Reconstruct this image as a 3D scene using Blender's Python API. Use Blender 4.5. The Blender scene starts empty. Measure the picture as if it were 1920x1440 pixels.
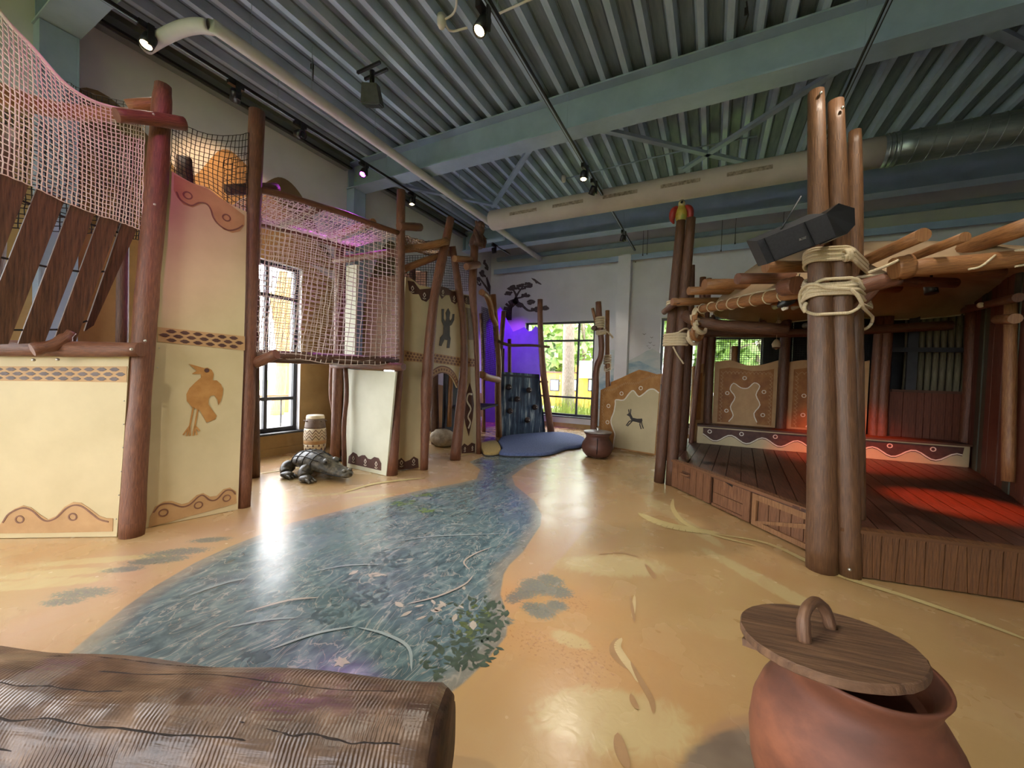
import bpy, bmesh, math, random
import numpy as np
from mathutils import Vector, Matrix
from mathutils.geometry import tessellate_polygon
random.seed(7)
SC = bpy.context.scene
COL = SC.collection

# ------------------------------------------------------------------ camera
FPX = 725.0; CX, CY = 960.0, 720.0; EYE = 1.45
def _n(v): return v / np.linalg.norm(v)
_vy = _n(np.array([375 / FPX, 5 / FPX, -1.0]))
_vx = -np.array([-1405 / FPX, 65 / FPX, -1.0]); _vx = _n(_vx - _vx.dot(_vy) * _vy)
_vz = np.cross(_vx, _vy)
ROT = np.array([_vx, _vy, _vz])
CAM = np.array([0, 0, EYE])
cam = bpy.data.cameras.new('camera'); cam.sensor_width = 36.0; cam.lens = FPX / 1920 * 36; cam.clip_start = .05
camo = bpy.data.objects.new('camera', cam); COL.objects.link(camo)
camo.matrix_world = Matrix([list(ROT[i]) + [CAM[i]] for i in range(3)] + [[0, 0, 0, 1]])
SC.camera = camo

# ------------------------------------------------------------------ daylight and exposure
wd = bpy.data.worlds.new('overcast_sky'); SC.world = wd; wd.use_nodes = True
bg = wd.node_tree.nodes['Background']
bg.inputs[0].default_value = (.95, .97, 1.02, 1); bg.inputs[1].default_value = 6.0
vs = SC.view_settings
vs.view_transform = 'Standard'; vs.look = 'None'; vs.gamma = 1.0; vs.use_curve_mapping = False
vs.exposure = 1.06
SC.cycles.caustics_reflective = False; SC.cycles.caustics_refractive = False; SC.cycles.sample_clamp_indirect = 8.0; SC.cycles.max_bounces = 8; SC.cycles.glossy_bounces = 3; SC.cycles.transmission_bounces = 4

# ------------------------------------------------------------------ places: where a sight line meets a plane of the room
def ray(px, py): return ROT @ np.array([(px - CX) / FPX, -(py - CY) / FPX, -1.0])
def W(px, py, X=None, Y=None, Z=None):
    d = ray(px, py)
    t = (X / d[0]) if X is not None else (Y / d[1]) if Y is not None else ((Z - EYE) / d[2])
    return Vector(CAM + t * d)
def G(px, py, z=0.0): return W(px, py, Z=z)
def depth_of(p): return -float(ROT[:, 2] @ (np.array(p) - CAM))
def slim(p):
    c = ROT.T @ (np.array(p) - CAM); return 1 / math.hypot(1, c[0] / c[2])
def at(px, py, dep): return Vector(CAM + dep * ray(px, py))

# ------------------------------------------------------------------ materials
def lin(c):
    if len(c) == 3: c = tuple(c) + (255,)
    return tuple(((v / 255) / 12.92 if v / 255 <= .04045 else ((v / 255 + .055) / 1.055) ** 2.4) for v in c[:3]) + (1.0,)
MATS = {}
def pm(name, c1, c2=None, scale=(1, 1, 1), ns=4.0, detail=5.0, rough=.6, metal=0.0, bump=0.0, coord='Object', contrast=(.35, .65), spec=.5, bns=None, rough2=None, c3=None):
    if name in MATS: return MATS[name]
    m = bpy.data.materials.new(name); m.use_nodes = True
    nt = m.node_tree; N = nt.nodes; L = nt.links
    b = N['Principled BSDF']
    b.inputs['Roughness'].default_value = rough; b.inputs['Metallic'].default_value = metal
    b.inputs['Specular IOR Level'].default_value = spec
    c2 = c2 or c1
    tc = N.new('ShaderNodeTexCoord'); mp = N.new('ShaderNodeMapping'); mp.inputs['Scale'].default_value = scale
    L.new(tc.outputs[coord], mp.inputs[0])
    no = N.new('ShaderNodeTexNoise'); no.inputs['Scale'].default_value = ns; no.inputs['Detail'].default_value = detail; no.inputs['Roughness'].default_value = .6
    L.new(mp.outputs[0], no.inputs['Vector'])
    cr = N.new('ShaderNodeValToRGB'); e = cr.color_ramp.elements
    e[0].position = contrast[0]; e[1].position = contrast[1]; e[0].color = lin(c1); e[1].color = lin(c2)
    if c3:
        k = e.new((contrast[0] + contrast[1]) / 2); k.color = lin(c3)
    L.new(no.outputs['Fac'], cr.inputs[0]); L.new(cr.outputs[0], b.inputs['Base Color'])
    if rough2 is not None:
        mr = N.new('ShaderNodeMapRange'); mr.inputs[3].default_value = rough; mr.inputs[4].default_value = rough2
        L.new(no.outputs['Fac'], mr.inputs[0]); L.new(mr.outputs[0], b.inputs['Roughness'])
    if bump:
        bu = N.new('ShaderNodeBump'); bu.inputs['Strength'].default_value = bump; bu.inputs['Distance'].default_value = .02
        src = no
        if bns:
            src = N.new('ShaderNodeTexNoise'); src.inputs['Scale'].default_value = bns; src.inputs['Detail'].default_value = 4
            L.new(mp.outputs[0], src.inputs['Vector'])
        L.new(src.outputs['Fac'], bu.inputs['Height']); L.new(bu.outputs[0], b.inputs['Normal'])
    MATS[name] = m; return m
def emit(name, c, s, base=(20, 20, 20)):
    if name in MATS: return MATS[name]
    m = pm(name, base, rough=.3)
    b = m.node_tree.nodes['Principled BSDF']
    b.inputs['Emission Color'].default_value = lin(c); b.inputs['Emission Strength'].default_value = s
    return m

# ------------------------------------------------------------------ mesh building
def basis(d):
    d = Vector(d).normalized()
    u = d.cross(Vector((0, 0, 1)))
    if u.length < 1e-4: u = Vector((1, 0, 0))
    u.normalize(); return u, d.cross(u).normalized(), d
class MB:
    def __init__(s): s.v = []; s.f = []; s.uv = []; s.sm = []
    def face(s, idx, uv, smooth=False): s.f.append(idx); s.uv.append(uv); s.sm.append(smooth)
    def box(s, c, size, rot=None, taper=1.0):
        c = Vector(c); hx, hy, hz = [q / 2 for q in size]; o = len(s.v)
        ax = max(range(3), key=lambda i: size[i])
        loc = []
        for z in (-1, 1):
            for y in (-1, 1):
                for x in (-1, 1):
                    k = taper if z > 0 else 1.0
                    p = Vector((x * hx * k, y * hy * k, z * hz)); loc.append(p)
                    s.v.append(c + (rot @ p if rot else p))
        for q in ((0, 2, 3, 1), (4, 5, 7, 6), (0, 1, 5, 4), (2, 6, 7, 3), (0, 4, 6, 2), (1, 3, 7, 5)):
            oth = [i for i in range(3) if i != ax]
            uvs = [(loc[i][oth[0]] + loc[i][oth[1]], loc[i][ax]) for i in q]
            s.face([o + i for i in q], uvs)
        return s
    def bar(s, a, b, w, h=None, up=(0, 0, 1)):
        a = Vector(a); b = Vector(b); d = b - a; L = d.length; d.normalize()
        u = d.cross(Vector(up))
        if u.length < 1e-4: u = Vector((1, 0, 0))
        u.normalize(); v = u.cross(d).normalized()
        R = Matrix((u, d, v)).transposed()
        return s.box((a + b) / 2, (w, L, h or w), R)
    def tube(s, path, r, n=10, cap=True, smooth=True, jit=0.0, seed=0):
        rg = random.Random(seed); P = [Vector(p) for p in path]; k = len(P)
        if not isinstance(r, (list, tuple)): r = [r] * k
        o = len(s.v); ln = 0.0; pu = None; lens = []
        for i, p in enumerate(P):
            d = (P[min(i + 1, k - 1)] - P[max(i - 1, 0)])
            if i: ln += (p - P[i - 1]).length
            lens.append(ln)
            u, w, d = basis(d)
            if pu is not None:
                u = (pu - d * pu.dot(d))
                u = u.normalized() if u.length > 1e-5 else basis(d)[0]
                w = d.cross(u)
            pu = u
            for j in range(n):
                a = 2 * math.pi * j / n
                rr = r[i] * (1 + rg.uniform(-jit, jit))
                s.v.append(p + (u * math.cos(a) + w * math.sin(a)) * rr)
        for i in range(k - 1):
            for j in range(n):
                j2 = (j + 1) % n
                A = 2 * math.pi * max(r[i], .02)
                s.face([o + i * n + j, o + i * n + j2, o + (i + 1) * n + j2, o + (i + 1) * n + j],
                       [(A * j / n, lens[i]), (A * (j + 1) / n, lens[i]), (A * (j + 1) / n, lens[i + 1]), (A * j / n, lens[i + 1])], smooth)
        if cap:
            ring = [(math.cos(2 * math.pi * j / n) * .05, math.sin(2 * math.pi * j / n) * .01) for j in range(n)]
            s.face([o + j for j in range(n)][::-1], ring[::-1]); s.face([o + (k - 1) * n + j for j in range(n)], ring)
        return s
    def lathe(s, c, prof, n=32, rot=None, smooth=True):
        c = Vector(c); o = len(s.v); k = len(prof)
        for r, z in prof:
            for j in range(n):
                a = 2 * math.pi * j / n; p = Vector((r * math.cos(a), r * math.sin(a), z))
                s.v.append(c + (rot @ p if rot else p))
        for i in range(k - 1):
            for j in range(n):
                j2 = (j + 1) % n
                s.face([o + i * n + j, o + i * n + j2, o + (i + 1) * n + j2, o + (i + 1) * n + j],
                       [(j / n, prof[i][1]), ((j + 1) / n, prof[i][1]), ((j + 1) / n, prof[i + 1][1]), (j / n, prof[i + 1][1])], smooth)
        if prof[0][0] > 1e-4: s.face([o + j for j in range(n)][::-1], [(0, 0)] * n)
        if prof[-1][0] > 1e-4: s.face([o + (k - 1) * n + j for j in range(n)], [(0, 0)] * n)
        return s
    def ball(s, c, r, n=12, m=8, rot=None):
        if not isinstance(r, (tuple, list)): r = (r, r, r)
        c = Vector(c); o = len(s.v)
        for i in range(m + 1):
            th = math.pi * i / m
            for j in range(n):
                a = 2 * math.pi * j / n
                p = Vector((r[0] * math.sin(th) * math.cos(a), r[1] * math.sin(th) * math.sin(a), -r[2] * math.cos(th)))
                s.v.append(c + (rot @ p if rot else p))
        for i in range(m):
            for j in range(n):
                j2 = (j + 1) % n
                s.face([o + i * n + j, o + i * n + j2, o + (i + 1) * n + j2, o + (i + 1) * n + j],
                       [(j / n, i / m), ((j + 1) / n, i / m), ((j + 1) / n, (i + 1) / m), (j / n, (i + 1) / m)], True)
        return s
    def slab(s, pts, off):
        """a closed outline given by its front points, made thick by the vector off (towards the back)"""
        P = [Vector(p) for p in pts]; off = Vector(off); k = len(P); o = len(s.v)
        s.v += P; s.v += [p + off for p in P]
        c = P[0]; nrm = -off.normalized()
        u, w, _ = basis(nrm)
        uv = [((p - c).dot(u), (p - c).dot(w)) for p in P]
        tris = tessellate_polygon([[Vector((a, b, 0)) for a, b in uv]])
        for t in tris:
            a, b, d = t
            nn = (P[b] - P[a]).cross(P[d] - P[a])
            if nn.dot(nrm) < 0: a, b, d = a, d, b
            s.face([o + a, o + b, o + d], [uv[a], uv[b], uv[d]])
            s.face([o + k + a, o + k + d, o + k + b], [uv[a], uv[d], uv[b]])
        area = sum(uv[i][0] * uv[(i + 1) % k][1] - uv[(i + 1) % k][0] * uv[i][1] for i in range(k))
        for i in range(k):
            j = (i + 1) % k
            q = [o + i, o + k + i, o + k + j, o + j]
            if area < 0: q = q[::-1]
            s.face(q, [(0, 0), (0, .02), (.02, .02), (.02, 0)])
        return s
    def net(s, grid, r, n=3):
        """knotted mesh: strands along both directions of a grid of points"""
        m = len(grid); k = len(grid[0])
        for row in grid: s.tube(row, r, n, cap=False)
        for j in range(k): s.tube([grid[i][j] for i in range(m)], r, n, cap=False)
        return s
    def obj(s, name, mat, parent=None):
        me = bpy.data.meshes.new(name)
        base = Vector((0, 0, 0)); q = parent
        while q is not None: base += q.location; q = q.parent
        me.from_pydata([tuple(Vector(p) - base) for p in s.v], [], s.f)
        uvl = me.uv_layers.new(name='UVMap')
        flat = [c for f in s.uv for p in f for c in p]
        uvl.data.foreach_set('uv', flat)
        me.polygons.foreach_set('use_smooth', s.sm)
        me.materials.append(mat); me.update()
        o = bpy.data.objects.new(name, me); COL.objects.link(o)
        o.parent = parent
        return o
def tag(o, label=None, cat=None, group=None, kind=None):
    if label: o['label'] = label
    if cat: o['category'] = cat
    if group: o['group'] = group
    if kind: o['kind'] = kind
    return o
def thing(name, loc, label, cat, group=None):
    o = bpy.data.objects.new(name, None); COL.objects.link(o); o.location = Vector(loc); o.empty_display_size = .1
    return tag(o, label, cat, group)
def share(o, name, parent, loc):
    c = bpy.data.objects.new(name, o.data); COL.objects.link(c); c.parent = parent; c.location = loc; return c
def smoothpath(pts, n=6):
    """Catmull-Rom through the points"""
    P = [Vector(p) for p in pts]; out = []
    P = [P[0] * 2 - P[1]] + P + [P[-1] * 2 - P[-2]]
    for i in range(1, len(P) - 2):
        for k in range(n):
            t = k / n; a, b, c, d = P[i - 1:i + 3]
            out.append(.5 * ((2 * b) + (c - a) * t + (2 * a - 5 * b + 4 * c - d) * t * t + (3 * b - a - 3 * c + d) * t ** 3))
    out.append(P[-2]); return out
def lerps(vals, n):
    out = []
    for i in range(n):
        t = i / (n - 1) * (len(vals) - 1); k = min(int(t), len(vals) - 2); out.append(vals[k] + (vals[k + 1] - vals[k]) * (t - k))
    return out
def log(mb, pts, rad, seed=0, n=12, wob=.05, step=4):
    P = smoothpath(pts, step); r = lerps(rad if isinstance(rad, (list, tuple)) else [rad, rad], len(P))
    rg = random.Random(seed); r = [q * (1 + rg.uniform(-wob, wob)) for q in r]
    return mb.tube(P, r, n, jit=wob * .5, seed=seed)
class Pl:
    """a vertical board: s runs along the floor line a-b, z up; the painted face looks towards the visitor"""
    def __init__(s, a, b, thick=.03):
        s.a = Vector((a[0], a[1], 0)); d = Vector((b[0] - a[0], b[1] - a[1], 0)); s.L = d.length; s.d = d.normalized(); s.t = thick
        s.n = Vector((s.d.y, -s.d.x, 0))
        if s.n.dot(Vector((CAM[0], CAM[1], 0)) - s.a) < 0: s.n = -s.n
    def px(s, px, py):
        d = Vector(ray(px, py)); c = Vector(CAM); t = s.n.dot(s.a - c) / s.n.dot(d); p = c + d * t
        return ((p - s.a).dot(s.d), p.z)
    def pt(s, u, z, off=0.0): return s.a + s.d * u + s.n * off + Vector((0, 0, z))
    def P(s, px, py, off=0.0): u, z = s.px(px, py); return s.pt(u, z, off)
    def slab(s, mb, pts, front, thick): mb.slab([s.pt(u, z, front) for u, z in pts], s.n * -thick); return mb
    def stroke(s, mb, pts, w, front, thick=.003):
        """a painted line of width w along points"""
        k = len(pts); A = []; B = []
        for i in range(k):
            x0, z0 = pts[max(i - 1, 0)]; x1, z1 = pts[min(i + 1, k - 1)]
            l = math.hypot(x1 - x0, z1 - z0) or 1; nx, nz = -(z1 - z0) / l * w / 2, (x1 - x0) / l * w / 2
            A.append((pts[i][0] + nx, pts[i][1] + nz)); B.append((pts[i][0] - nx, pts[i][1] - nz))
        for i in range(k - 1):
            s.slab(mb, [A[i], A[i + 1], B[i + 1], B[i]], front, thick)
        return mb
    def ring(s, mb, c, r, w, front, n=14):
        s.stroke(mb, [(c[0] + r * math.cos(2 * math.pi * i / n), c[1] + r * math.sin(2 * math.pi * i / n)) for i in range(n + 1)], w, front)
def curve2(pts, n=6): return [(p.x, p.y) for p in smoothpath([(a, b, 0) for a, b in pts], n)]

# ------------------------------------------------------------------ palette
M_log = pm('red_brown_log', (92, 57, 40), (130, 84, 58), (12, 1.1, 1), 9, 7, .5, bump=.3, coord='UV', c3=(112, 70, 48))
M_logd = pm('dark_brown_log', (72, 47, 34), (108, 73, 51), (12, 1.1, 1), 9, 7, .55, bump=.3, coord='UV')
M_logt = pm('tan_pole', (122, 80, 46), (162, 114, 70), (12, 1.1, 1), 8, 7, .5, bump=.2, coord='UV')
M_plank = pm('dark_plank', (62, 40, 28), (108, 74, 52), (14, 1.0, 1), 5, 6, .55, bump=.3, coord='UV')
M_stage = pm('stage_plank', (58, 36, 28), (100, 62, 46), (14, 1.0, 1), 5, 6, .42, bump=.25, coord='UV')
M_front = pm('skirting_plank', (80, 50, 26), (126, 84, 46), (14, 1.0, 1), 5, 6, .6, bump=.4, coord='UV')
M_cream = pm('cream_panel', (194, 177, 134), (208, 191, 148), (1, 1, 1), 1.5, 5, .55)
M_pale = pm('pale_panel', (212, 212, 186), (224, 224, 200), (1, 1, 1), 2, 5, .55)
M_tanp = pm('tan_paint', (176, 138, 92), (190, 152, 104), (1, 1, 1), 6, 5, .6)
M_brownp = pm('brown_paint', (74, 46, 38), (92, 60, 48), (1, 1, 1), 12, 5, .6)
M_midp = pm('mid_brown_paint', (118, 82, 62), (132, 94, 72), (1, 1, 1), 12, 5, .6)
M_whitep = pm('white_paint', (224, 216, 196), (236, 228, 208), (1, 1, 1), 12, 5, .6)
M_ochre2 = pm('burnt_ochre_paint', (136, 86, 40), (164, 110, 56), (1, 1, 1), 7, 5, .6)
M_ochre = pm('ochre_paint', (160, 108, 50), (184, 134, 72), (1, 1, 1), 7, 5, .6)
M_net = pm('white_rope', (224, 208, 196), (236, 222, 210), rough=.8)
M_blacknet = pm('black_rope', (26, 24, 24), (40, 36, 34), rough=.8)
M_rope = pm('cotton_rope', (190, 170, 136), (222, 204, 170), (1, 60, 1), 6, 3, .8, bump=.4, coord='UV')
M_steel = pm('painted_steel', (138, 158, 182), (150, 170, 194), ns=3, rough=.45)
M_black = pm('black_metal', (18, 18, 20), (28, 28, 30), ns=8, rough=.4)
M_frame = pm('dark_frame', (38, 40, 42), (50, 52, 54), ns=5, rough=.5)
M_bolt = pm('bolt_steel', (190, 186, 178), rough=.3, metal=.8)
M_glass = bpy.data.materials.new('window_glass'); M_glass.use_nodes = True
def _glass():
    nt = M_glass.node_tree; N = nt.nodes; N.remove(N['Principled BSDF'])
    t = N.new('ShaderNodeBsdfTransparent'); g = N.new('ShaderNodeBsdfGlossy'); g.inputs['Roughness'].default_value = .02
    mx = N.new('ShaderNodeMixShader'); mx.inputs[0].default_value = .06
    nt.links.new(t.outputs[0], mx.inputs[1]); nt.links.new(g.outputs[0], mx.inputs[2])
    nt.links.new(mx.outputs[0], N['Material Output'].inputs[0])
_glass()

# ------------------------------------------------------------------ room shell
XL, XR, YB, YF, ZC = -6.3, 8.0, 10.5, -6.0, 5.46
M_wall = pm('grey_white_wall', (196, 197, 200), (208, 209, 212), ns=1.2, rough=.8)
M_earth = pm('ochre_wall_paint', (150, 122, 76), (178, 148, 96), ns=1.6, detail=6, rough=.75)
M_hill = pm('brown_hill_paint', (156, 124, 86), (176, 142, 100), ns=1.5, detail=6, rough=.75)
M_hilld = pm('dark_hill_paint', (104, 86, 58), (122, 102, 70), ns=2, detail=6, rough=.75)
M_deck = pm('galvanised_deck', (158, 180, 202), (182, 202, 224), (6, 1, 1), 2.0, 4, .4, metal=.15)
def struct(mb, name, mat): return tag(mb.obj(name, mat), kind='structure')
def wall_with_holes(name, axis, pos, out, lo, hi, z1, holes, mat):
    """axis 'X': wall at constant x running along y; holes = (a0,a1,z0,z1)"""
    mb = MB(); th = abs(out)
    def piece(a0, a1, z0, z1):
        if a1 - a0 < 1e-4 or z1 - z0 < 1e-4: return
        c = (pos + out / 2, (a0 + a1) / 2, (z0 + z1) / 2) if axis == 'X' else ((a0 + a1) / 2, pos + out / 2, (z0 + z1) / 2)
        sz = (th, a1 - a0, z1 - z0) if axis == 'X' else (a1 - a0, th, z1 - z0)
        mb.box(c, sz)
    a = lo
    for h in sorted(holes):
        piece(a, h[0], 0, z1); piece(h[0], h[1], 0, h[2]); piece(h[0], h[1], h[3], z1); a = h[1]
    piece(a, hi, 0, z1)
    return struct(mb, name, mat)
def window(name, axis, pos, inw, a0, a1, z0, z1, vm, hm, sill=True, fw=.06):
    """frame bars sit at pos, inw = which way the room lies (+1/-1)"""
    root = bpy.data.objects.new(name, None); COL.objects.link(root); tag(root, kind='structure')
    def P(a, z, d=0): return (pos + d, a, z) if axis == 'X' else (a, pos + d, z)
    def bar(aa, bb, za, zb, nm='window_frame', w=fw):
        mb = MB(); c = P((aa + bb) / 2, (za + zb) / 2)
        sz = (w, abs(bb - aa), abs(zb - za)) if axis == 'X' else (abs(bb - aa), w, abs(zb - za))
        return mb.box(c, sz).obj(nm, M_frame, root)
    bar(a0, a0 + fw, z0, z1); bar(a1 - fw, a1, z0, z1); bar(a0 + fw, a1 - fw, z1 - fw, z1); bar(a0 + fw, a1 - fw, z0, z0 + fw)
    xs = [a0 + fw] + list(vm) + [a1 - fw]; zs = [z0 + fw] + list(hm) + [z1 - fw]; hw = fw * .45
    for v in vm: bar(v - hw, v + hw, z0 + fw, z1 - fw, 'mullion', fw * .9)
    for i in range(len(xs) - 1):
        l = xs[i] + (hw if i else 0); r = xs[i + 1] - (hw if i < len(xs) - 2 else 0)
        for h in hm: bar(l, r, h - hw, h + hw, 'transom', fw * .9)
        for k in range(len(zs) - 1):
            b = zs[k] + (hw if k else 0); t = zs[k + 1] - (hw if k < len(zs) - 2 else 0)
            mb = MB(); c = P((l + r) / 2, (b + t) / 2)
            mb.box(c, (.008, r - l, t - b) if axis == 'X' else (r - l, .008, t - b)); mb.obj('pane', M_glass, root)
    if sill:
        mb = MB(); c = P((a0 + a1) / 2, z0 - .015, inw * .1)
        mb.box(c, (.26, a1 - a0 + .1, .03) if axis == 'X' else (a1 - a0 + .1, .26, .03)); mb.obj('window_sill', M_frame, root)
    return root
# windows: left wall, back wall, and unseen front-wall ones added for fill daylight
LW = [(-4.9, -2.9, .38, 3.13), (-1.9, .1, .38, 3.13), (2.25, 4.24, .38, 3.13), (6.15, 7.5, .38, 3.0)]
b1 = (W(985, 605, Y=YB).x, W(1116, 602, Y=YB).x); b2 = (W(1240, 600, Y=YB).x, W(1434, 640, Y=YB).x)
BW = [(b1[0], b1[1], .32, 3.02), (b2[0], b2[1], .32, 3.02)]
FILL_WIN = [(-5.6, -2.6, .3, 4.2), (-2.0, 1.0, .3, 4.2)]  # invented openings behind the visitor, letting in frontal fill light
RW = []
wl = wall_with_holes('wall_left', 'X', XL, -.3, YF, YB + .3, 5.6, LW, M_wall)
wb = wall_with_holes('wall_back', 'Y', YB, .3, XL, XR, 5.6, BW, M_wall)
wall_with_holes('wall_front', 'Y', YF, -.3, XL - .3, XR + .3, 5.6, FILL_WIN, M_wall)
wall_with_holes('wall_right', 'X', XR, .3, YF, YB + .3, 5.6, RW, M_wall)
window('window_1', 'X', XL - .12, 1, *LW[2], [2.72, 3.72], [.92, 2.6])
window('window_2', 'Y', YB + .12, -1, *BW[0], [W(1083, 640, Y=YB).x], [W(1080, 746, Y=YB).z, W(1080, 638, Y=YB).z])
window('window_3', 'Y', YB + .12, -1, *BW[1], [W(1292, 660, Y=YB).x, W(1386, 660, Y=YB).x], [W(1350, 634, Y=YB).z])
window('window_4', 'X', XL - .12, 1, *LW[3], [6.85], [.92, 2.6])
window('window_5', 'X', XL - .12, 1, *LW[1], [-.9], [.92, 2.6])
window('window_6', 'X', XL - .12, 1, *LW[0], [-3.9], [.92, 2.6])
for i, h in enumerate(FILL_WIN): window('window_%d' % (7 + i), 'Y', YF - .12, 1, *h, [h[0] + 1, h[0] + 2], [1.4, 2.8], sill=False)  # added fill windows, out of view
for i, h in enumerate(RW): window('window_%d' % (11 + i), 'X', XR + .12, -1, *h, [h[0] + 1, h[0] + 2], [1.4, 2.8], sill=False)
struct(MB().box((.85, (YF + YB) / 2, 5.62), (XR - XL + 1, YB - YF + 1, .1)), 'ceiling', M_deck)
ceil = bpy.data.objects['ceiling']
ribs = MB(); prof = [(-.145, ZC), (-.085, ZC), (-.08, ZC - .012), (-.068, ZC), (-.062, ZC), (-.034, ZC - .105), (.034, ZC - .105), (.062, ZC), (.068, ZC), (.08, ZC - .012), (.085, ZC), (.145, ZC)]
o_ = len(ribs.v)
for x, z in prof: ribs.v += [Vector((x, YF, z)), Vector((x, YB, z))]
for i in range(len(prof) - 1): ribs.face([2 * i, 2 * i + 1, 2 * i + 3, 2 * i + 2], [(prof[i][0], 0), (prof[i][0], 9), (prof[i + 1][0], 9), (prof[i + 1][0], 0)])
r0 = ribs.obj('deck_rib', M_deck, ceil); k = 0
r0.data.materials.append(pm('shaded_perforated_pan', (104, 118, 132), (126, 140, 154), (6, 1, 1), 2.0, 4, .45, metal=.15))  # recess shade painted into the pan colour, along with dirt and perforations
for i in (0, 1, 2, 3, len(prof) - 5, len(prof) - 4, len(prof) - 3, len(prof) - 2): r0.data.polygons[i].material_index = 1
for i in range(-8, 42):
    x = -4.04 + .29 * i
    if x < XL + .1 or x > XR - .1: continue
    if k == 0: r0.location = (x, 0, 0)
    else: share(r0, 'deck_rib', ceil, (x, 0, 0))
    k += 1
# baseboards
struct(MB().box((XL + .012, 3.3, .06), (.024, 13.6, .12)), 'baseboard_left', M_earth)
struct(MB().box(((b1[0] + b2[0]) / 2, YB - .012, .06), (11, .024, .12)), 'baseboard_back', M_earth)

# wall paintings (thin coats of paint on the walls)
def coat(wall, name, mat, pts, lift): # pts are world points on the wall
    nrm = Vector((1, 0, 0)) if wall is wl else Vector((0, -1, 0))
    mb = MB(); mb.slab([Vector(p) + nrm * lift for p in pts], nrm * -.003); return mb.obj(name, mat, wall)
def onL(pts, lift=0): return [W(a, b, X=XL) for a, b in pts]
def LYZ(pts): return [(XL, y, z) for y, z in pts]
# ochre earth colour with hills above, round the window openings
def earth(y0, y1, top): coat(wl, 'painted_earth', M_earth, LYZ([(y0, 0.12), (y1, .12), (y1, top[-1]), (y0, top[0])]), .004)
earth(-6, -4.9, (3.3, 3.3)); earth(-2.9, -1.9, (3.3, 3.3)); earth(.1, 2.25, (3.3, 3.3)); earth(4.24, 6.15, (3.3, 2.6)); earth(7.5, 10.5, (1.2, .8))
for a, b, z0, z1 in LW: coat(wl, 'painted_earth', M_earth, LYZ([(a, .12), (b, .12), (b, z0), (a, z0)]), .004)
for a, b, z0, z1 in LW[:3]: coat(wl, 'painted_earth', M_earth, LYZ([(a, z1), (b, z1), (b, 3.3), (a, 3.3)]), .004)
coat(wl, 'painted_hill', M_hilld, LYZ(curve2([(-1, 3.28), (.2, 3.9), (1.2, 4.1), (1.75, 4.5), (2.3, 4.15), (2.9, 3.6), (3.5, 4.2), (3.85, 4.5), (4.2, 4.35), (4.6, 3.75), (5.0, 3.28)])), .005)
coat(wl, 'painted_hill', M_hill, LYZ(curve2([(-1.5, 3.26), (0, 3.6), (1.2, 3.95), (2.0, 3.75), (2.6, 3.9), (3.0, 4.5), (3.35, 4.42), (3.75, 4.1), (4.2, 3.9), (4.7, 3.5), (5.2, 3.26)])), .008)
coat(wl, 'painted_hill', M_hilld, LYZ(curve2([(5.6, 3.0), (5.95, 3.9), (6.25, 4.25), (6.6, 4.0), (7.0, 3.2)])), .005)
# blue mountains and birds on the back wall
M_mt = pm('blue_mountain_paint', (128, 156, 172), (186, 198, 196), (1, 1, 2.4), 2.2, 5, .8)
M_mt2 = pm('pale_mountain_paint', (168, 182, 184), (196, 200, 194), (1, 1, 2), 2.5, 5, .8)
M_ink = pm('black_tree_paint', (66, 60, 60), (92, 84, 82), ns=20, rough=.8)
def onB(pts): return [W(a, b, Y=YB) for a, b in pts]
coat(wb, 'painted_mountain', M_mt2, onB([(1118, 690), (1125, 668), (1138, 660), (1150, 655), (1165, 668), (1180, 676), (1195, 668), (1212, 658), (1224, 654), (1238, 662), (1238, 780), (1118, 780)]), .004)
coat(wb, 'painted_mountain', M_mt, onB([(1118, 716), (1135, 700), (1152, 690), (1168, 684), (1182, 680), (1198, 676), (1214, 684), (1228, 690), (1239, 694), (1239, 800), (1118, 800)]), .008)
def vbird(x, y, w):
    p = onB([(x - w, y - w * .3), (x - w * .4, y - w * .35), (x, y + w * .1), (x + w * .4, y - w * .4), (x + w, y - w * .25), (x + w * .4, y - w * .15), (x, y + w * .35), (x - w * .4, y - w * .1)])
    coat(wb, 'painted_bird', M_ink, p, .004)
for x, y, w in ((1208, 627, 4), (1222, 633, 3.5), (1219, 643, 4), (1218, 653, 3), (1226, 648, 3), (1214, 649, 2.5)): vbird(x, y, w)
coat(wb, 'painted_bird', M_ink, onB([(996, 521), (1003, 523), (1008, 527), (1016, 533), (1014, 534), (1007, 531), (1005, 532), (1003, 528), (998, 524)]), .004)
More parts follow.
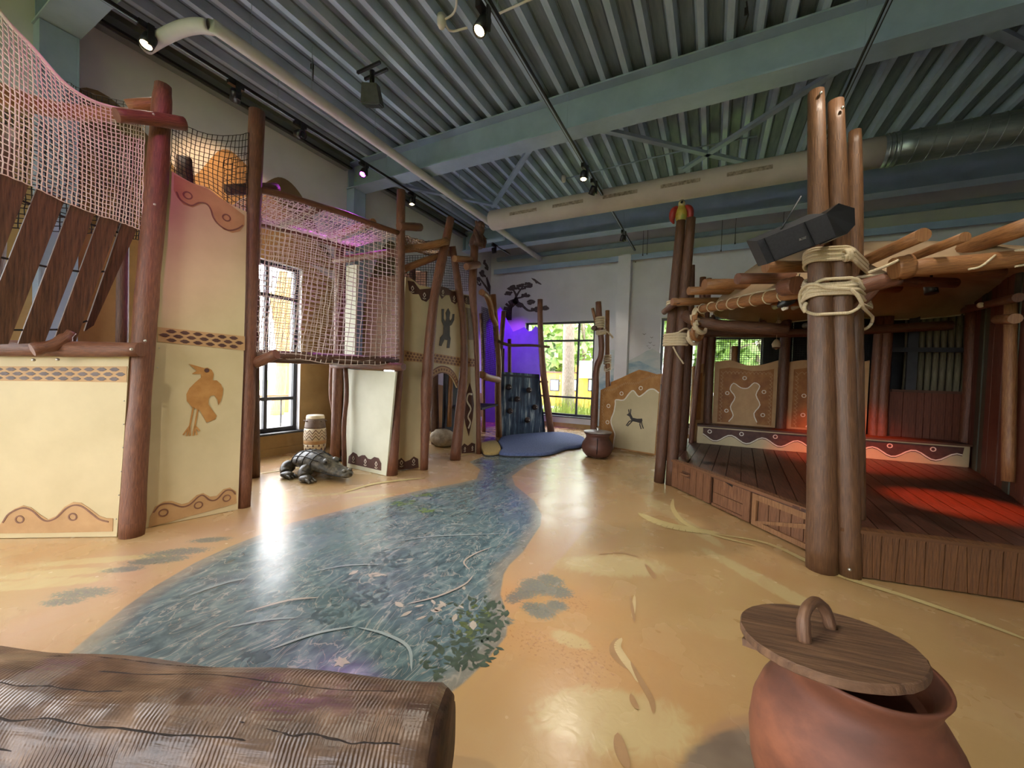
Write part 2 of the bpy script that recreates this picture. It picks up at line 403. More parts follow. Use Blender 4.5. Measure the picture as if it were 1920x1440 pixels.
def painted_tree(wall, conv, limbs, tufts):
    mb = MB(); nrm = Vector((1, 0, 0)) if wall is wl else Vector((0, -1, 0)); up = Vector((0, 0, 1)); side = Vector((0, 1, 0)) if wall is wl else Vector((1, 0, 0))
    for pts, w0, w1 in limbs:
        P = smoothpath(conv(pts), 3); k = len(P)
        for i in range(k - 1):
            d = (P[i + 1] - P[i]).normalized(); q = d.cross(nrm).normalized(); wa = (w0 + (w1 - w0) * i / k) / 2; wb_ = (w0 + (w1 - w0) * (i + 1) / k) / 2
            mb.slab([P[i] + q * wa + nrm * .006, P[i + 1] + q * wb_ + nrm * .006, P[i + 1] - q * wb_ + nrm * .006, P[i] - q * wa + nrm * .006], nrm * -.003)
    rg = random.Random(3)
    for (x, y, rx, ry) in tufts:
        c = conv([(x, y)])[0]; sc = (depth_of(c)) / FPX
        for k in range(16):
            a = rg.uniform(0, 6.28); q = math.sqrt(rg.random()); cc = c + side * (math.cos(a) * rx * q * sc) + up * (math.sin(a) * ry * q * sc) + nrm * (.006 + k * .0002)
            r = rg.uniform(.03, .07); m_ = 6
            mb.slab([cc + (side * math.cos(6.28 * i / m_) * r * 1.3 + up * math.sin(6.28 * i / m_) * r * .7) * rg.uniform(.7, 1.2) for i in range(m_)], nrm * -.002)
    return mb.obj('painted_tree', M_ink, wall)
painted_tree(wb, onB, [([(950, 600), (953, 576), (962, 568), (972, 562)], .35, .14), ([(962, 568), (968, 556), (964, 546), (962, 542)], .1, .03), ([(968, 556), (974, 546), (982, 536)], .07, .03), ([(966, 560), (980, 557), (988, 553)], .06, .03), ([(964, 566), (976, 570), (990, 582), (1004, 582)], .1, .04), ([(1000, 582), (1018, 578), (1027, 579)], .05, .03)],
             [(962, 541, 9, 5), (978, 538, 9, 5), (990, 534, 10, 5), (986, 553, 8, 3), (994, 566, 8, 4), (1006, 580, 9, 4), (1020, 578, 7, 2.5), (976, 572, 6, 3), (954, 550, 5, 3)])
painted_tree(wl, onL, [([(922, 555), (916, 535), (912, 520)], .25, .06), ([(916, 545), (905, 530), (898, 520)], .1, .04), ([(923, 550), (930, 520), (933, 495)], .2, .08)],
             [(905, 515, 10, 7), (898, 528, 6, 8), (912, 500, 6, 5), (909, 492, 4, 4)])

# steel frame
def ibeam(Y, zb, zt, x0, x1, label):
    t = thing('steel_beam', (x0, Y, zb), label, 'beam', 'ceiling beams')
    MB().box(((x0 + x1) / 2, Y, (zb + zt) / 2), (x1 - x0, .02, zt - zb - .04)).obj('web', M_steel, t)
    MB().box(((x0 + x1) / 2, Y, zb + .01), (x1 - x0, .3, .022)).obj('bottom_flange', M_steel, t)
    MB().box(((x0 + x1) / 2, Y, zt - .01), (x1 - x0, .3, .022)).obj('top_flange', M_steel, t)
    mb = MB()
    for i in range(4):
        for s in (-1, 1): mb.tube([(x0 + .1, Y - .02, zb + .1 + i * .09), (x0 + .1, Y - .028, zb + .1 + i * .09)], .012, 6)
    mb.obj('end_bolts', M_bolt, t)
    mb = MB().box((x0 + .02, Y, (zb + zt) / 2), (.02, .26, zt - zb - .05)); mb.obj('end_plate', M_steel, t)
ibeam(5.24, 4.86, 5.352, XL, XR, 'grey steel beam crossing the middle of the ceiling')
ibeam(9.05, 4.82, 5.352, XL, XR, 'far grey steel beam close to the back wall')
ibeam(1.42, 4.86, 5.352, XL, XR, 'near grey steel beam at the top left corner above the plank bridge')
ibeam(-2.4, 4.86, 5.352, XL, XR, 'grey steel beam above and behind the visitor')
def column(x, y, sx, sy, z1, label):
    t = thing('steel_column', (x, y, 0), label, 'column', 'wall columns')
    MB().box((x, y, z1 / 2), (sx * .94, sy * .94, z1)).obj('casing', M_steel, t)
    MB().box((x, y - sy / 2, z1 / 2), (sx, .016, z1)).obj('flange', M_steel, t)
    MB().box((x, y + sy / 2, z1 / 2), (sx, .016, z1)).obj('flange', M_steel, t)
column(XL + .1, 1.42, .2, .26, 4.85, 'white steel column on the left wall under the near beam')
column(XL + .1, 5.24, .2, .26, 4.85, 'white steel column on the left wall under the middle beam')
cx_ = W(1172, 560, Y=YB).x
t = thing('wall_pilaster', (cx_, YB - .12, 0), 'tall grey-white boxed column on the back wall right of the window', 'column')
MB().box((cx_, YB - .13, 2.33), (.32, .26, 4.66)).obj('casing', M_wall, t)
MB().box((cx_ - .175, YB - .04, 2.33), (.03, .08, 4.66)).obj('edge_strip', M_steel, t)
# ledge / cable tray along the back wall
t = thing('wall_ledge', (0, YB - .12, 4.5), 'long grey ledge running along the top of the back wall', 'ledge')
MB().box((.9, YB - .13, 4.62), (13.9, .24, .02)).obj('tray_top', M_steel, t)
MB().box((.9, YB - .245, 4.56), (13.9, .016, .14)).obj('tray_face', M_steel, t)
t = thing('wall_rail', (0, YB - .06, 5.0), 'grey steel rail high on the back wall under the roof deck', 'rail')
MB().box((.9, YB - .06, 4.98), (13.9, .1, .1)).obj('rail_beam', M_steel, t)
t = thing('wall_channel', (XL + .06, 3.3, 5.2), 'dark steel edge channel along the top of the left wall', 'channel')
MB().box((XL + .07, 3.3, 5.25), (.12, 3.5, .16)).obj('channel_body', pm('dark_steel', (116, 122, 124), rough=.5), t)
MB().box((XL + .18, 3.3, 5.18), (.05, 3.5, .03)).obj('black_strip', M_black, t)
t = thing('wall_channel', (XL + .06, 7.1, 5.2), 'dark steel edge channel on the left wall beyond the middle beam', 'channel')
MB().box((XL + .07, 7.1, 5.25), (.12, 3.5, .16)).obj('channel_body', pm('dark_steel', (86, 92, 94)), t)
MB().box((XL + .18, 7.1, 5.18), (.05, 3.5, .03)).obj('black_strip', M_black, t)
# wind braces under the deck
for a, b, lab in (((1124, 242), (1420, 310), 'flat steel brace sloping down to the right behind the middle beam'), ((1283, 317), (1575, 128), 'flat steel brace rising to the right above the white duct'),
                  ((926, 385), (996, 276), 'short steel brace by the left end of the white duct'), ((735, 345), (925, 384), 'flat steel brace near the left wall behind the middle beam'), ((1845, 48), (1930, 90), 'flat steel brace at the right edge of the ceiling')):
    A = W(*a, Z=5.2); B = W(*b, Z=5.2)
    t = thing('wind_brace', A, lab, 'brace', 'diagonal ceiling braces')
    MB().bar(A, B, .09, .05).obj('brace_bar', M_steel, t)
    MB().box(A, (.2, .2, .012)).obj('gusset_plate', M_steel, t)

# ------------------------------------------------------------------ painted floor
RIV = [(1018, 858), (985, 874), (960, 893), (966, 910), (1002, 939), (1016, 965), (1014, 985), (981, 1035), (955, 1060), (945, 1077), (939, 1114), (952, 1152), (952, 1175), (950, 1193), (910, 1243), (866, 1285), (760, 1360), (600, 1500),
       (-300, 1500), (30, 1310), (130, 1224), (182, 1180), (234, 1138), (286, 1101), (365, 1055), (427, 1026), (543, 981), (627, 960), (727, 933), (793, 918), (860, 906), (893, 898), (900, 880), (880, 866), (905, 856), (960, 851)]
def gpoly(pts): return np.array([[G(a, b).x, G(a, b).y] for a, b in pts])
def sdist(poly, X, Y):
    """signed distance, positive inside"""
    n = len(poly); d = np.full(X.shape, 1e9); ins = np.zeros(X.shape, bool)
    for i in range(n):
        ax, ay = poly[i]; bx, by = poly[(i + 1) % n]
        ex, ey = bx - ax, by - ay
        t = np.clip(((X - ax) * ex + (Y - ay) * ey) / (ex * ex + ey * ey + 1e-12), 0, 1)
        d = np.minimum(d, np.hypot(X - ax - t * ex, Y - ay - t * ey))
        c = ((ay > Y) != (by > Y)) & (X < (bx - ax) * (Y - ay) / (by - ay + 1e-12) + ax)
        ins ^= c
    return np.where(ins, d, -d)
xs = np.concatenate([np.linspace(XL, -4.9, 20), np.arange(-4.86, 2.2, .028), np.linspace(2.4, XR, 20)])
ys = np.concatenate([np.linspace(YF, .35, 14), np.arange(.4, 9.0, .028), np.linspace(9.1, YB, 12)])
GX, GY = np.meshgrid(xs, ys)
sd = sdist(gpoly(RIV), GX, GY)
def blobs(lst):
    out = np.zeros(GX.shape)
    for px, py, rx, ry, ang in lst:
        p = G(px, py); c, s = math.cos(ang), math.sin(ang); u = (GX - p.x) * c + (GY - p.y) * s; v = -(GX - p.x) * s + (GY - p.y) * c
        out = np.maximum(out, np.exp(-((u / rx) ** 2 + (v / ry) ** 2)))
    return out
bush = blobs([(1010, 1100, .17, .13, 0), (1032, 1088, .13, .1, 0), (1050, 1110, .12, .1, 0), (1015, 1145, .12, .1, 0), (985, 1112, .1, .1, 0), (1000, 1140, .1, .08, 0), (965, 1120, .07, .1, 0), (1045, 1135, .09, .07, 0), (950, 1165, .06, .05, 0),
              (335, 1035, .28, .09, .75), (300, 1050, .25, .08, .75), (395, 1012, .2, .07, .75), (155, 1112, .22, .09, .6), (120, 1128, .15, .06, .6), (230, 1068, .16, .05, .7)])
warm = blobs([(1075, 1130, .35, .3, 0), (1000, 1200, .4, .3, 0), (1090, 1240, .5, .4, 0), (960, 1120, .25, .25, 0)])
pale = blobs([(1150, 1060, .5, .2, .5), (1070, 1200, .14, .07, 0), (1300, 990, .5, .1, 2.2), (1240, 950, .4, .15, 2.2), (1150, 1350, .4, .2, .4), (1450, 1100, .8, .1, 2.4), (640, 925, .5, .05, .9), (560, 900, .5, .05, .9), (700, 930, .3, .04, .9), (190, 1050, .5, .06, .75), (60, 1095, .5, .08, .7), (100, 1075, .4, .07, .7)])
pink = np.clip(1 - np.abs(sd + .35) / .55, 0, 1) * (GX < -1.0) * (GX + GY * .35 < .9)
stone = np.clip(sdist(gpoly([(1270, 1445), (1300, 1400), (1350, 1372), (1420, 1360), (1520, 1400), (1520, 1500), (1250, 1500)]), GX, GY) / .02 + .5, 0, 1)
stone2 = np.clip(sdist(gpoly([(1320, 1372), (1360, 1345), (1430, 1338), (1520, 1370), (1520, 1500), (1400, 1440), (1330, 1400)]), GX, GY) / .02 + .5, 0, 1)
tunnel = np.clip(sdist(gpoly([(800, 870), (830, 872), (868, 861), (866, 850), (800, 850)]), GX, GY) / .1 + .5, 0, 1)
nx, ny = len(xs), len(ys)
me = bpy.data.meshes.new('floor')
co = np.stack([GX, GY, np.zeros(GX.shape)], -1).reshape(-1, 3)
me.vertices.add(nx * ny); me.vertices.foreach_set('co', co.ravel())
ii = np.arange(nx * ny).reshape(ny, nx)
q = np.stack([ii[:-1, :-1], ii[:-1, 1:], ii[1:, 1:], ii[1:, :-1]], -1).reshape(-1, 4)
me.loops.add(q.size); me.loops.foreach_set('vertex_index', q.ravel())
me.polygons.add(len(q)); me.polygons.foreach_set('loop_start', np.arange(0, q.size, 4)); me.polygons.foreach_set('loop_total', np.full(len(q), 4))
for nm, ar in (('sd', sd), ('bush', bush), ('warm', warm), ('pale', pale), ('pink', pink), ('stone', stone), ('stone2', stone2), ('tunnel', tunnel)):
    a = me.attributes.new(nm, 'FLOAT', 'POINT'); a.data.foreach_set('value', np.clip(ar, -5, 5).astype(np.float32).ravel())
me.update(); me.validate()
M_floor = bpy.data.materials.new('painted_floor'); M_floor.use_nodes = True
def floor_mat():
    nt = M_floor.node_tree; N = nt.nodes; L = nt.links; b = N['Principled BSDF']
    tc = N.new('ShaderNodeTexCoord')
    def noise(sc, det, scale=(1, 1, 1), rot=0, dist=0):
        mp = N.new('ShaderNodeMapping'); mp.inputs['Scale'].default_value = scale; mp.inputs['Rotation'].default_value = (0, 0, rot); L.new(tc.outputs['Object'], mp.inputs[0])
        n = N.new('ShaderNodeTexNoise'); n.inputs['Scale'].default_value = sc; n.inputs['Detail'].default_value = det; n.inputs['Distortion'].default_value = dist; L.new(mp.outputs[0], n.inputs['Vector']); return n.outputs['Fac']
    def attr(nm): a = N.new('ShaderNodeAttribute'); a.attribute_name = nm; return a.outputs['Fac']
    def math_(op, a, c=0.0, d=None):
        m = N.new('ShaderNodeMath'); m.operation = op
        for i, v in enumerate((a, c) if d is None else (a, c, d)):
            if isinstance(v, (int, float)): m.inputs[i].default_value = v
            else: L.new(v, m.inputs[i])
        return m.outputs[0]
    def rng(v, a, c, o0=0.0, o1=1.0):
        m = N.new('ShaderNodeMapRange'); m.interpolation_type = 'SMOOTHSTEP'; L.new(v, m.inputs[0])
        for i, x in enumerate((a, c, o0, o1)): m.inputs[1 + i].default_value = x
        return m.outputs[0]
    def ramp(v, stops):
        r = N.new('ShaderNodeValToRGB'); L.new(v, r.inputs[0]); e = r.color_ramp.elements
        e[0].position = stops[0][0]; e[0].color = lin(stops[0][1]); e[1].position = stops[-1][0]; e[1].color = lin(stops[-1][1])
        for p, c in stops[1:-1]: k = e.new(p); k.color = lin(c)
        return r.outputs[0]
    def mix(f, a, c):
        m = N.new('ShaderNodeMix'); m.data_type = 'RGBA'
        if isinstance(f, float): m.inputs[0].default_value = f
        else: L.new(f, m.inputs[0])
        for i, v in ((6, a), (7, c)):
            if isinstance(v, tuple): m.inputs[i].default_value = lin(v)
            else: L.new(v, m.inputs[i])
        return m.outputs[2]
    n_low = noise(.8, 4); n_mid = noise(3, 3); n_hi = noise(55, 4); n_str = noise(2.2, 3, (3.2, .8, 1), -.75, .2); n_fine = noise(7, 6, (1.7, .9, 1), -.75, 1.6)
    sand = ramp(n_low, [(.3, (176, 144, 96)), (.5, (182, 150, 102)), (.7, (178, 138, 92))])
    sand = mix(math_('MULTIPLY', rng(n_mid, .4, .8), .3), sand, (198, 174, 126))
    sand = mix(math_('MULTIPLY', attr('pink'), .75), sand, (188, 156, 134))
    sand = mix(math_('MULTIPLY', attr('warm'), .55), sand, (200, 146, 92))
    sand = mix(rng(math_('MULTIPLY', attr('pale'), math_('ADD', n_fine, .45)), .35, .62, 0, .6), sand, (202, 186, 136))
    streak = rng(n_str, .48, .72, 0, .3); sand = mix(streak, sand, (180, 142, 104))
    bm = math_('MULTIPLY', attr('bush'), math_('MULTIPLY', n_hi, math_('ADD', n_mid, .95))); sand = mix(rng(bm, .3, .54, 0, .85), sand, ramp(n_hi, [(.35, (84, 100, 110)), (.65, (124, 128, 112))]))
    spk = math_('MULTIPLY', attr('warm'), n_hi); sand = mix(rng(spk, .52, .6, 0, .5), sand, (150, 100, 70))
    sand = mix(math_('MULTIPLY', attr('stone2'), .75), sand, (168, 132, 100)); sand = mix(math_('MULTIPLY', attr('stone'), .9), sand, ramp(n_mid, [(.4, (112, 100, 88)), (.6, (134, 120, 104))]))
    sand = mix(math_('MULTIPLY', attr('tunnel'), .6), sand, (150, 116, 84))
    wat = ramp(n_fine, [(.28, (62, 82, 88)), (.48, (86, 108, 114)), (.6, (104, 126, 130)), (.78, (138, 152, 150))])
    wat = mix(rng(n_low, .5, .72, 0, .4), wat, (84, 122, 116)); wat = mix(rng(n_mid, .58, .75, 0, .3), wat, (78, 94, 118))
    swirl = noise(1.6, 3, (2.2, .8, 1), -.8, 2.5); band = math_('ABSOLUTE', math_('SUBTRACT', swirl, .5)); wat = mix(rng(band, .018, .0, 0, .45), wat, (190, 186, 176))
    s2 = noise(2.6, 2, (2.0, .9, 1), -.6, 3.5); band2 = math_('ABSOLUTE', math_('SUBTRACT', s2, .53)); wat = mix(rng(band2, .012, .0, 0, .4), wat, (196, 176, 160))
    sdp = math_('ADD', attr('sd'), math_('MULTIPLY', math_('SUBTRACT', n_mid, .5), .05))
    edge = rng(sdp, .16, .03, 0, .6); wat = mix(edge, wat, ramp(n_str, [(.4, (146, 134, 116)), (.6, (160, 146, 128))]))
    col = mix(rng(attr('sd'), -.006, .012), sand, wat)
    L.new(col, b.inputs['Base Color'])
    L.new(rng(n_mid, .3, .7, .2, .3), b.inputs['Roughness']); b.inputs['Specular IOR Level'].default_value = .55; b.inputs['Coat Weight'].default_value = .6; b.inputs['Coat Roughness'].default_value = .27
    bu = N.new('ShaderNodeBump'); bu.inputs['Strength'].default_value = .11; bu.inputs['Distance'].default_value = .01
    L.new(noise(16, 5, dist=1.0), bu.inputs['Height']); L.new(bu.outputs[0], b.inputs['Normal'])
floor_mat()
me.materials.append(M_floor)
floor = bpy.data.objects.new('floor', me); COL.objects.link(floor); tag(floor, kind='structure')
# painted leaves on the water: flat brush marks on the floor
def leaf_patch(mat, spots, n, lmin, lmax, seed, z):
    mb = MB(); rg = random.Random(seed)
    for px, py, rx, ry in spots:
        for k in range(n):
            a = rg.uniform(0, 6.283); q = math.sqrt(rg.random())
            p = G(px + math.cos(a) * rx * q, py + math.sin(a) * ry * q); l = rg.uniform(lmin, lmax); w = l * rg.uniform(.3, .5); an = rg.uniform(0, 6.283)
            d = Vector((math.cos(an), math.sin(an), 0)); e = Vector((-d.y, d.x, 0)); p.z = z + k * .00001
            o = len(mb.v)
            mb.v += [p - d * l / 2, p - d * l * .1 + e * w / 2, p + d * l * .25 + e * w * .4, p + d * l / 2, p + d * l * .25 - e * w * .4, p - d * l * .1 - e * w / 2]
            mb.face([o + i for i in range(5, -1, -1)], [(0, 0)] * 6)
    o = mb.obj('painted_leaves', mat, floor); tag(o, kind='stuff'); return o
leaf_patch(pm('leaf_paint_dark', (58, 72, 62), (78, 92, 78), ns=14, rough=.3), [(858, 1190, 64, 62), (900, 1160, 46, 46), (838, 1240, 52, 32), (905, 1200, 40, 40), (880, 1225, 46, 28), (925, 1155, 28, 28)], 30, .03, .075, 1, .0012)
leaf_patch(pm('leaf_paint_mid', (84, 98, 62), (98, 110, 72), ns=14, rough=.3), [(890, 1155, 28, 22), (880, 1180, 24, 20)], 16, .03, .06, 2, .0018)
leaf_patch(pm('leaf_paint_deep', (66, 82, 88), (80, 98, 102), ns=14, rough=.3), [(680, 1110, 50, 24), (610, 1155, 34, 14), (660, 1130, 50, 16), (740, 1040, 40, 10), (770, 945, 40, 8), (810, 960, 30, 8), (480, 1230, 26, 10), (720, 1060, 40, 10)], 22, .03, .07, 3, .001)
leaf_patch(pm('leaf_paint_green', (96, 116, 78), (110, 130, 88), ns=14, rough=.3), [(755, 942, 22, 6), (800, 958, 14, 4), (790, 928, 20, 3)], 12, .05, .1, 4, .0016)
leaf_patch(pm('petal_paint', (164, 156, 144), (178, 170, 158), ns=14, rough=.3), [(700, 1080, 60, 10), (760, 1150, 60, 40), (870, 1140, 60, 40), (640, 1240, 3, 2), (800, 1135, 40, 10)], 5, .05, .09, 5, .002)
# sand ribbons and shells drawn on the sand
RZ = [.001]
def ribbon(pts, w, mat):
    P = smoothpath([G(a, b) for a, b in pts], 5); mb = MB(); k = len(P)
    for i in range(k - 1):
        d = (P[i + 1] - P[i]).normalized(); e = Vector((-d.y, d.x, 0)); f0 = math.sin(math.pi * i / (k - 1)) ** .5 * w / 2; f1 = math.sin(math.pi * (i + 1) / (k - 1)) ** .5 * w / 2
        o = len(mb.v); z = Vector((0, 0, RZ[0])); mb.v += [P[i] - e * f0 + z, P[i + 1] - e * f1 + z, P[i + 1] + e * f1 + z, P[i] + e * f0 + z]; mb.face([o, o + 1, o + 2, o + 3], [(0, 0)] * 4)
    RZ[0] += .0004; return mb.obj('painted_ribbon', mat, floor)
M_rib1 = pm('ribbon_dark', (164, 130, 92), (174, 138, 98), ns=10, rough=.3); M_rib2 = pm('ribbon_pale', (202, 178, 132), (208, 184, 138), ns=10, rough=.3)
ribbon([(1158, 1196), (1151, 1215), (1156, 1232), (1178, 1255)], .05, M_rib1); ribbon([(1166, 1196), (1158, 1212), (1170, 1235), (1190, 1262), (1196, 1280)], .045, M_rib2)
ribbon([(1182, 1240), (1200, 1275), (1220, 1310), (1226, 1340)], .03, M_rib1); ribbon([(1190, 1115), (1188, 1140), (1186, 1160)], .025, M_rib2); ribbon([(1182, 1118), (1186, 1145), (1190, 1168)], .02, M_rib1)
ribbon([(1210, 1058), (1222, 1075), (1228, 1086)], .04, M_rib1); ribbon([(1120, 1040), (1165, 1037), (1200, 1046)], .02, M_rib1); ribbon([(1183, 1302), (1188, 1318), (1197, 1332)], .03, M_rib1); ribbon([(1158, 1375), (1164, 1408), (1178, 1445)], .05, M_rib1)
M_rib3 = pm('ribbon_yellow', (200, 180, 122), (206, 188, 132), ns=6, rough=.3)
ribbon([(1196, 962), (1235, 980), (1285, 992), (1350, 1000)], .16, M_rib3); ribbon([(1262, 935), (1262, 955), (1285, 982), (1340, 1004), (1420, 1025)], .06, M_rib3)
ribbon([(1330, 1000), (1440, 1020), (1560, 1075), (1700, 1120), (1830, 1165), (1990, 1225)], .06, M_rib3); ribbon([(640, 925), (700, 908), (760, 900), (800, 897)], .07, M_rib3); ribbon([(480, 890), (560, 878), (640, 868)], .05, M_rib3)
M_rib4 = pm('ripple_paint', (142, 156, 158), (154, 166, 166), ns=6, rough=.25); M_rib5 = pm('ripple_paint_warm', (166, 158, 148), (176, 168, 158), ns=6, rough=.25)
for pts, w, m in (([(500, 1222), (590, 1190), (670, 1175)], .02, M_rib4), ([(670, 1178), (720, 1190), (765, 1215), (772, 1262)], .02, M_rib4), ([(760, 1135), (820, 1120), (870, 1098), (888, 1080)], .016, M_rib5), ([(880, 1070), (870, 1055), (890, 1040), (925, 1026)], .016, M_rib5),
                  ([(730, 1020), (800, 1008), (880, 1004), (960, 1002)], .014, M_rib4), ([(460, 1150), (540, 1128), (600, 1122)], .02, M_rib5), ([(580, 1075), (650, 1062), (720, 1060)], .014, M_rib4), ([(420, 1180), (500, 1165), (560, 1160)], .016, M_rib4), ([(830, 1000), (835, 988), (860, 985), (885, 990)], .012, M_rib4), ([(350, 1120), (420, 1096), (470, 1085)], .016, M_rib4)): ribbon(pts, w, m)

# ------------------------------------------------------------------ ceiling equipment and lamps
def rotto(d):
    """matrix turning local -z to direction d"""
    d = Vector(d).normalized(); return d.to_track_quat('-Z', 'Y').to_matrix()
M_lampw = emit('warm_lamp_face', (255, 214, 150), 14); M_lampp = emit('violet_lamp_face', (226, 60, 255), 12); M_lampo = pm('unlit_lamp_face', (90, 90, 92), rough=.2)
def spot(p, aim, label, kind='warm', power=0.0, size=70, color=(1, .82, .6), r=.055, L=.13, blend=.6):
    """track spotlight: p = track point above the head, aim = point it looks at"""
    p = Vector(p); t = thing('track_spotlight', p, label, 'spotlight', 'track spotlights')
    MB().box(p + Vector((0, 0, -.03)), (.05, .17, .06)).obj('adapter', M_black, t)
    MB().box(p + Vector((.06, 0, -.12)), (.02, .05, .2)).obj('bracket', M_black, t)
    c = p + Vector((0, 0, -.16)); d = (Vector(aim) - c).normalized(); R = rotto(d)
    MB().lathe(c, [(.02, L * .55), (r * .9, L * .5), (r, L * .35), (r, -L * .5), (r * .86, -L * .5), (r * .8, -L * .4)], 20, R).obj('housing', M_black, t)
    MB().lathe(c, [(r * .82, -L * .41), (r * .4, -L * .4), (.001, -L * .4)], 20, R).obj('lens', {'warm': M_lampw, 'violet': M_lampp, 'off': M_lampo}[kind], t)
    if power:
        ld = bpy.data.lights.new('lamp_beam', 'SPOT'); ld.energy = power; ld.color = color; ld.spot_size = math.radians(size); ld.spot_blend = blend; ld.shadow_soft_size = .05
        lo = bpy.data.objects.new('lamp_beam', ld); COL.objects.link(lo); lo.parent = t; lo.location = c + d * (L * .55) - p; lo.rotation_euler = R.to_euler()
    return t
def track(x, z, y0, y1, label):
    t = thing('lighting_track', (x, y0, z), label, 'track', 'ceiling lighting tracks')
    MB().box((x, (y0 + y1) / 2, z), (.04, y1 - y0, .035)).obj('rail', M_black, t)
    MB().box((x, (y0 + y1) / 2, z - .019), (.016, y1 - y0, .004)).obj('conductor_strip', M_steel, t)
    y = y0 + .5
    while y < y1:
        MB().tube([(x, y, z + .015), (x, y, 5.36)], .003, 5).obj('hanger_wire', M_steel, t); y += 1.9
TX = -1.88
track(TX, 4.72, -5, YB - .3, 'long black lighting track hung over the middle of the floor')
track(-5.18, 4.82, -5, 9.6, 'black lighting track along the left wall above the nets')
RXp = W(1640, 60, Z=4.72); track(RXp.x, 4.72, -5, 7.0, 'black lighting track at the right above the roped posts')
# lamps seen in the photograph
def tz(px, py, x, z): return W(px, py, X=x)
WARM = (1.0, .9, .76)
y_ = W(895, 30, X=TX).y; spot((TX - .06, 2.95, 4.70), (-2.6, 1.6, 1.5), 'large lit spotlight at the top centre of the picture', 'warm', 133, 80, WARM, r=.06, L=.16)
ls = W(268, 78, X=-5.3); spot((-5.18, ls.y, 4.84), (-4.6, .4, .9), 'dazzling lit spotlight near the left wall above the bird panel', 'warm', 30, 80, WARM, r=.06)
spot((-5.18, W(562, 250, X=-5.18).y, 4.82), (-4.0, 3.5, 4.2), 'unlit clear-fronted spotlight on the left track', 'off', r=.06)
pv = W(688, 335, X=-5.1); spot((-5.18, pv.y, 4.82), (-4.7, 3.2, 2.6), 'spotlight with violet light by the left end of the middle beam', 'violet', 220, 60, (.75, .12, 1.0))
spot((-5.18, W(772, 378, X=-5.18).y, 4.82), (-4.4, 5.4, 0), 'small lit spotlight just right of the net bridge corner post', 'warm', 42, 70, WARM)
spot((-5.18, W(905, 470, X=-5.18).y, 4.82), (-3.5, 9, 2), 'dark spotlight on the left track near the back corner', 'off')
spot((TX, W(1095, 318, X=TX).y, 4.70), (-1.7, 4.8, 0), 'lit spotlight on the middle track in front of the white duct', 'warm', 118, 75, WARM)
spot((TX, W(1112, 350, X=TX).y, 4.70), (-4, 8, 1), 'unlit spotlight right after the lit one on the middle track', 'off')
spot((TX, W(1168, 437, X=TX).y, 4.70), (-3.0, 9.9, .6), 'small dark spotlight on the middle track below the far beam', 'warm', 42, 70, WARM)
spot((TX, W(1197, 474, X=TX).y - .15, 4.70), (-4.2, 9.8, 1.6), 'last small spotlight at the far end of the middle track', 'off')
spot((-5.18, W(925, 496, X=-5.18).y, 4.82), (-5.3, 10.1, 1.7), 'spotlight with violet light at the far end of the left track', 'violet', 330, 54, (.36, .03, 1.0))
# further lamps on the same tracks; those labelled fill are unseen and added
for y, aim in ((.9, (-1.6, 1.4, 0)), (-.8, (-2.2, 1.0, .2))): spot((TX, y, 4.70), aim, 'added fill spotlight on the middle track above the visitor, %s' % ('nearer the beam' if y > 0 else 'further back'), 'warm', 105, 85, WARM)  # unseen lamps added to brighten the room
spot((RXp.x, 1.6, 4.70), (.6, 2.2, 0), 'added fill spotlight on the right track out of view above the clay pot', 'warm', 25, 80, WARM)  # unseen lamp added as fill over the pot
spot((RXp.x, 3.2, 4.70), (.2, 4.3, 0), 'added fill spotlight on the right track, out of view before the stage corner', 'warm', 84, 75, WARM)  # unseen lamp added as fill before the stage
spot((TX, .35, 4.70), (-4.3, 1.35, 2.95), 'spotlight with magenta light on the middle track, out of view', 'violet', 55, 36, (1.0, .14, .6))
spot((-5.18, 2.6, 4.82), (-6.3, 3.0, 3.7), 'spotlight with amber light washing the painted hills', 'warm', 45, 80, (1.0, .6, .3))

# ventilation: cloth duct and spiral steel duct
DY, DZ, DR = 7.1, 4.69, .2
d0, d1 = W(922, 400, Y=DY).x, W(1652, 290, Y=DY).x
M_cloth = pm('duct_cloth', (172, 160, 154), (186, 174, 168), ns=2, rough=.8)
t = thing('fabric_air_duct', (d0, DY, DZ), 'long pale round cloth air duct under the ceiling', 'air duct')
MB().tube([(d0, DY, DZ), (d0 + .02, DY, DZ)] + [(d0 + .02 + (d1 - d0 - .02) * i / 12, DY, DZ) for i in range(1, 13)], [DR * .9] + [DR] * 13, 28).obj('duct_sleeve', M_cloth, t)
M_perf = pm('perforation', (104, 92, 82), (158, 144, 132), ns=22, rough=.9)
for i, (px, py) in enumerate(((980, 400), (1064, 382), (1162, 365), (1275, 344), (1405, 320))):
    x = W(px, py, Y=DY - DR).x; mb = MB()
    o = 0
    for a in range(2):
        for k in range(7): mb.v.append(Vector((x - .3 + .1 * k, DY - math.cos(.05 + a * .3 - .3) * (DR + .002), DZ + math.sin(.05 + a * .3 - .3) * (DR + .002))))
    for k in range(6): mb.face([k, k + 1, 8 + k, 7 + k], [(0, 0)] * 4)
    mb.obj('air_slot', M_perf, t)
M_galv = pm('spiral_steel', (120, 128, 130), (146, 154, 154), (1, 4, 4), 3, 4, .35, metal=.7)
t = thing('spiral_steel_duct', (d1, DY, DZ), 'ribbed steel air duct at the upper right beyond the posts', 'air duct')
MB().tube([(d1 + i * .3, DY, DZ) for i in range(0, 21)], .205, 28).obj('duct_pipe', M_galv, t)
for i in range(3): MB().tube([(d1 + .03 + i * .05, DY, DZ), (d1 + .05 + i * .05, DY, DZ)], .218, 28).obj('clamp_band', M_galv, t)
first = None
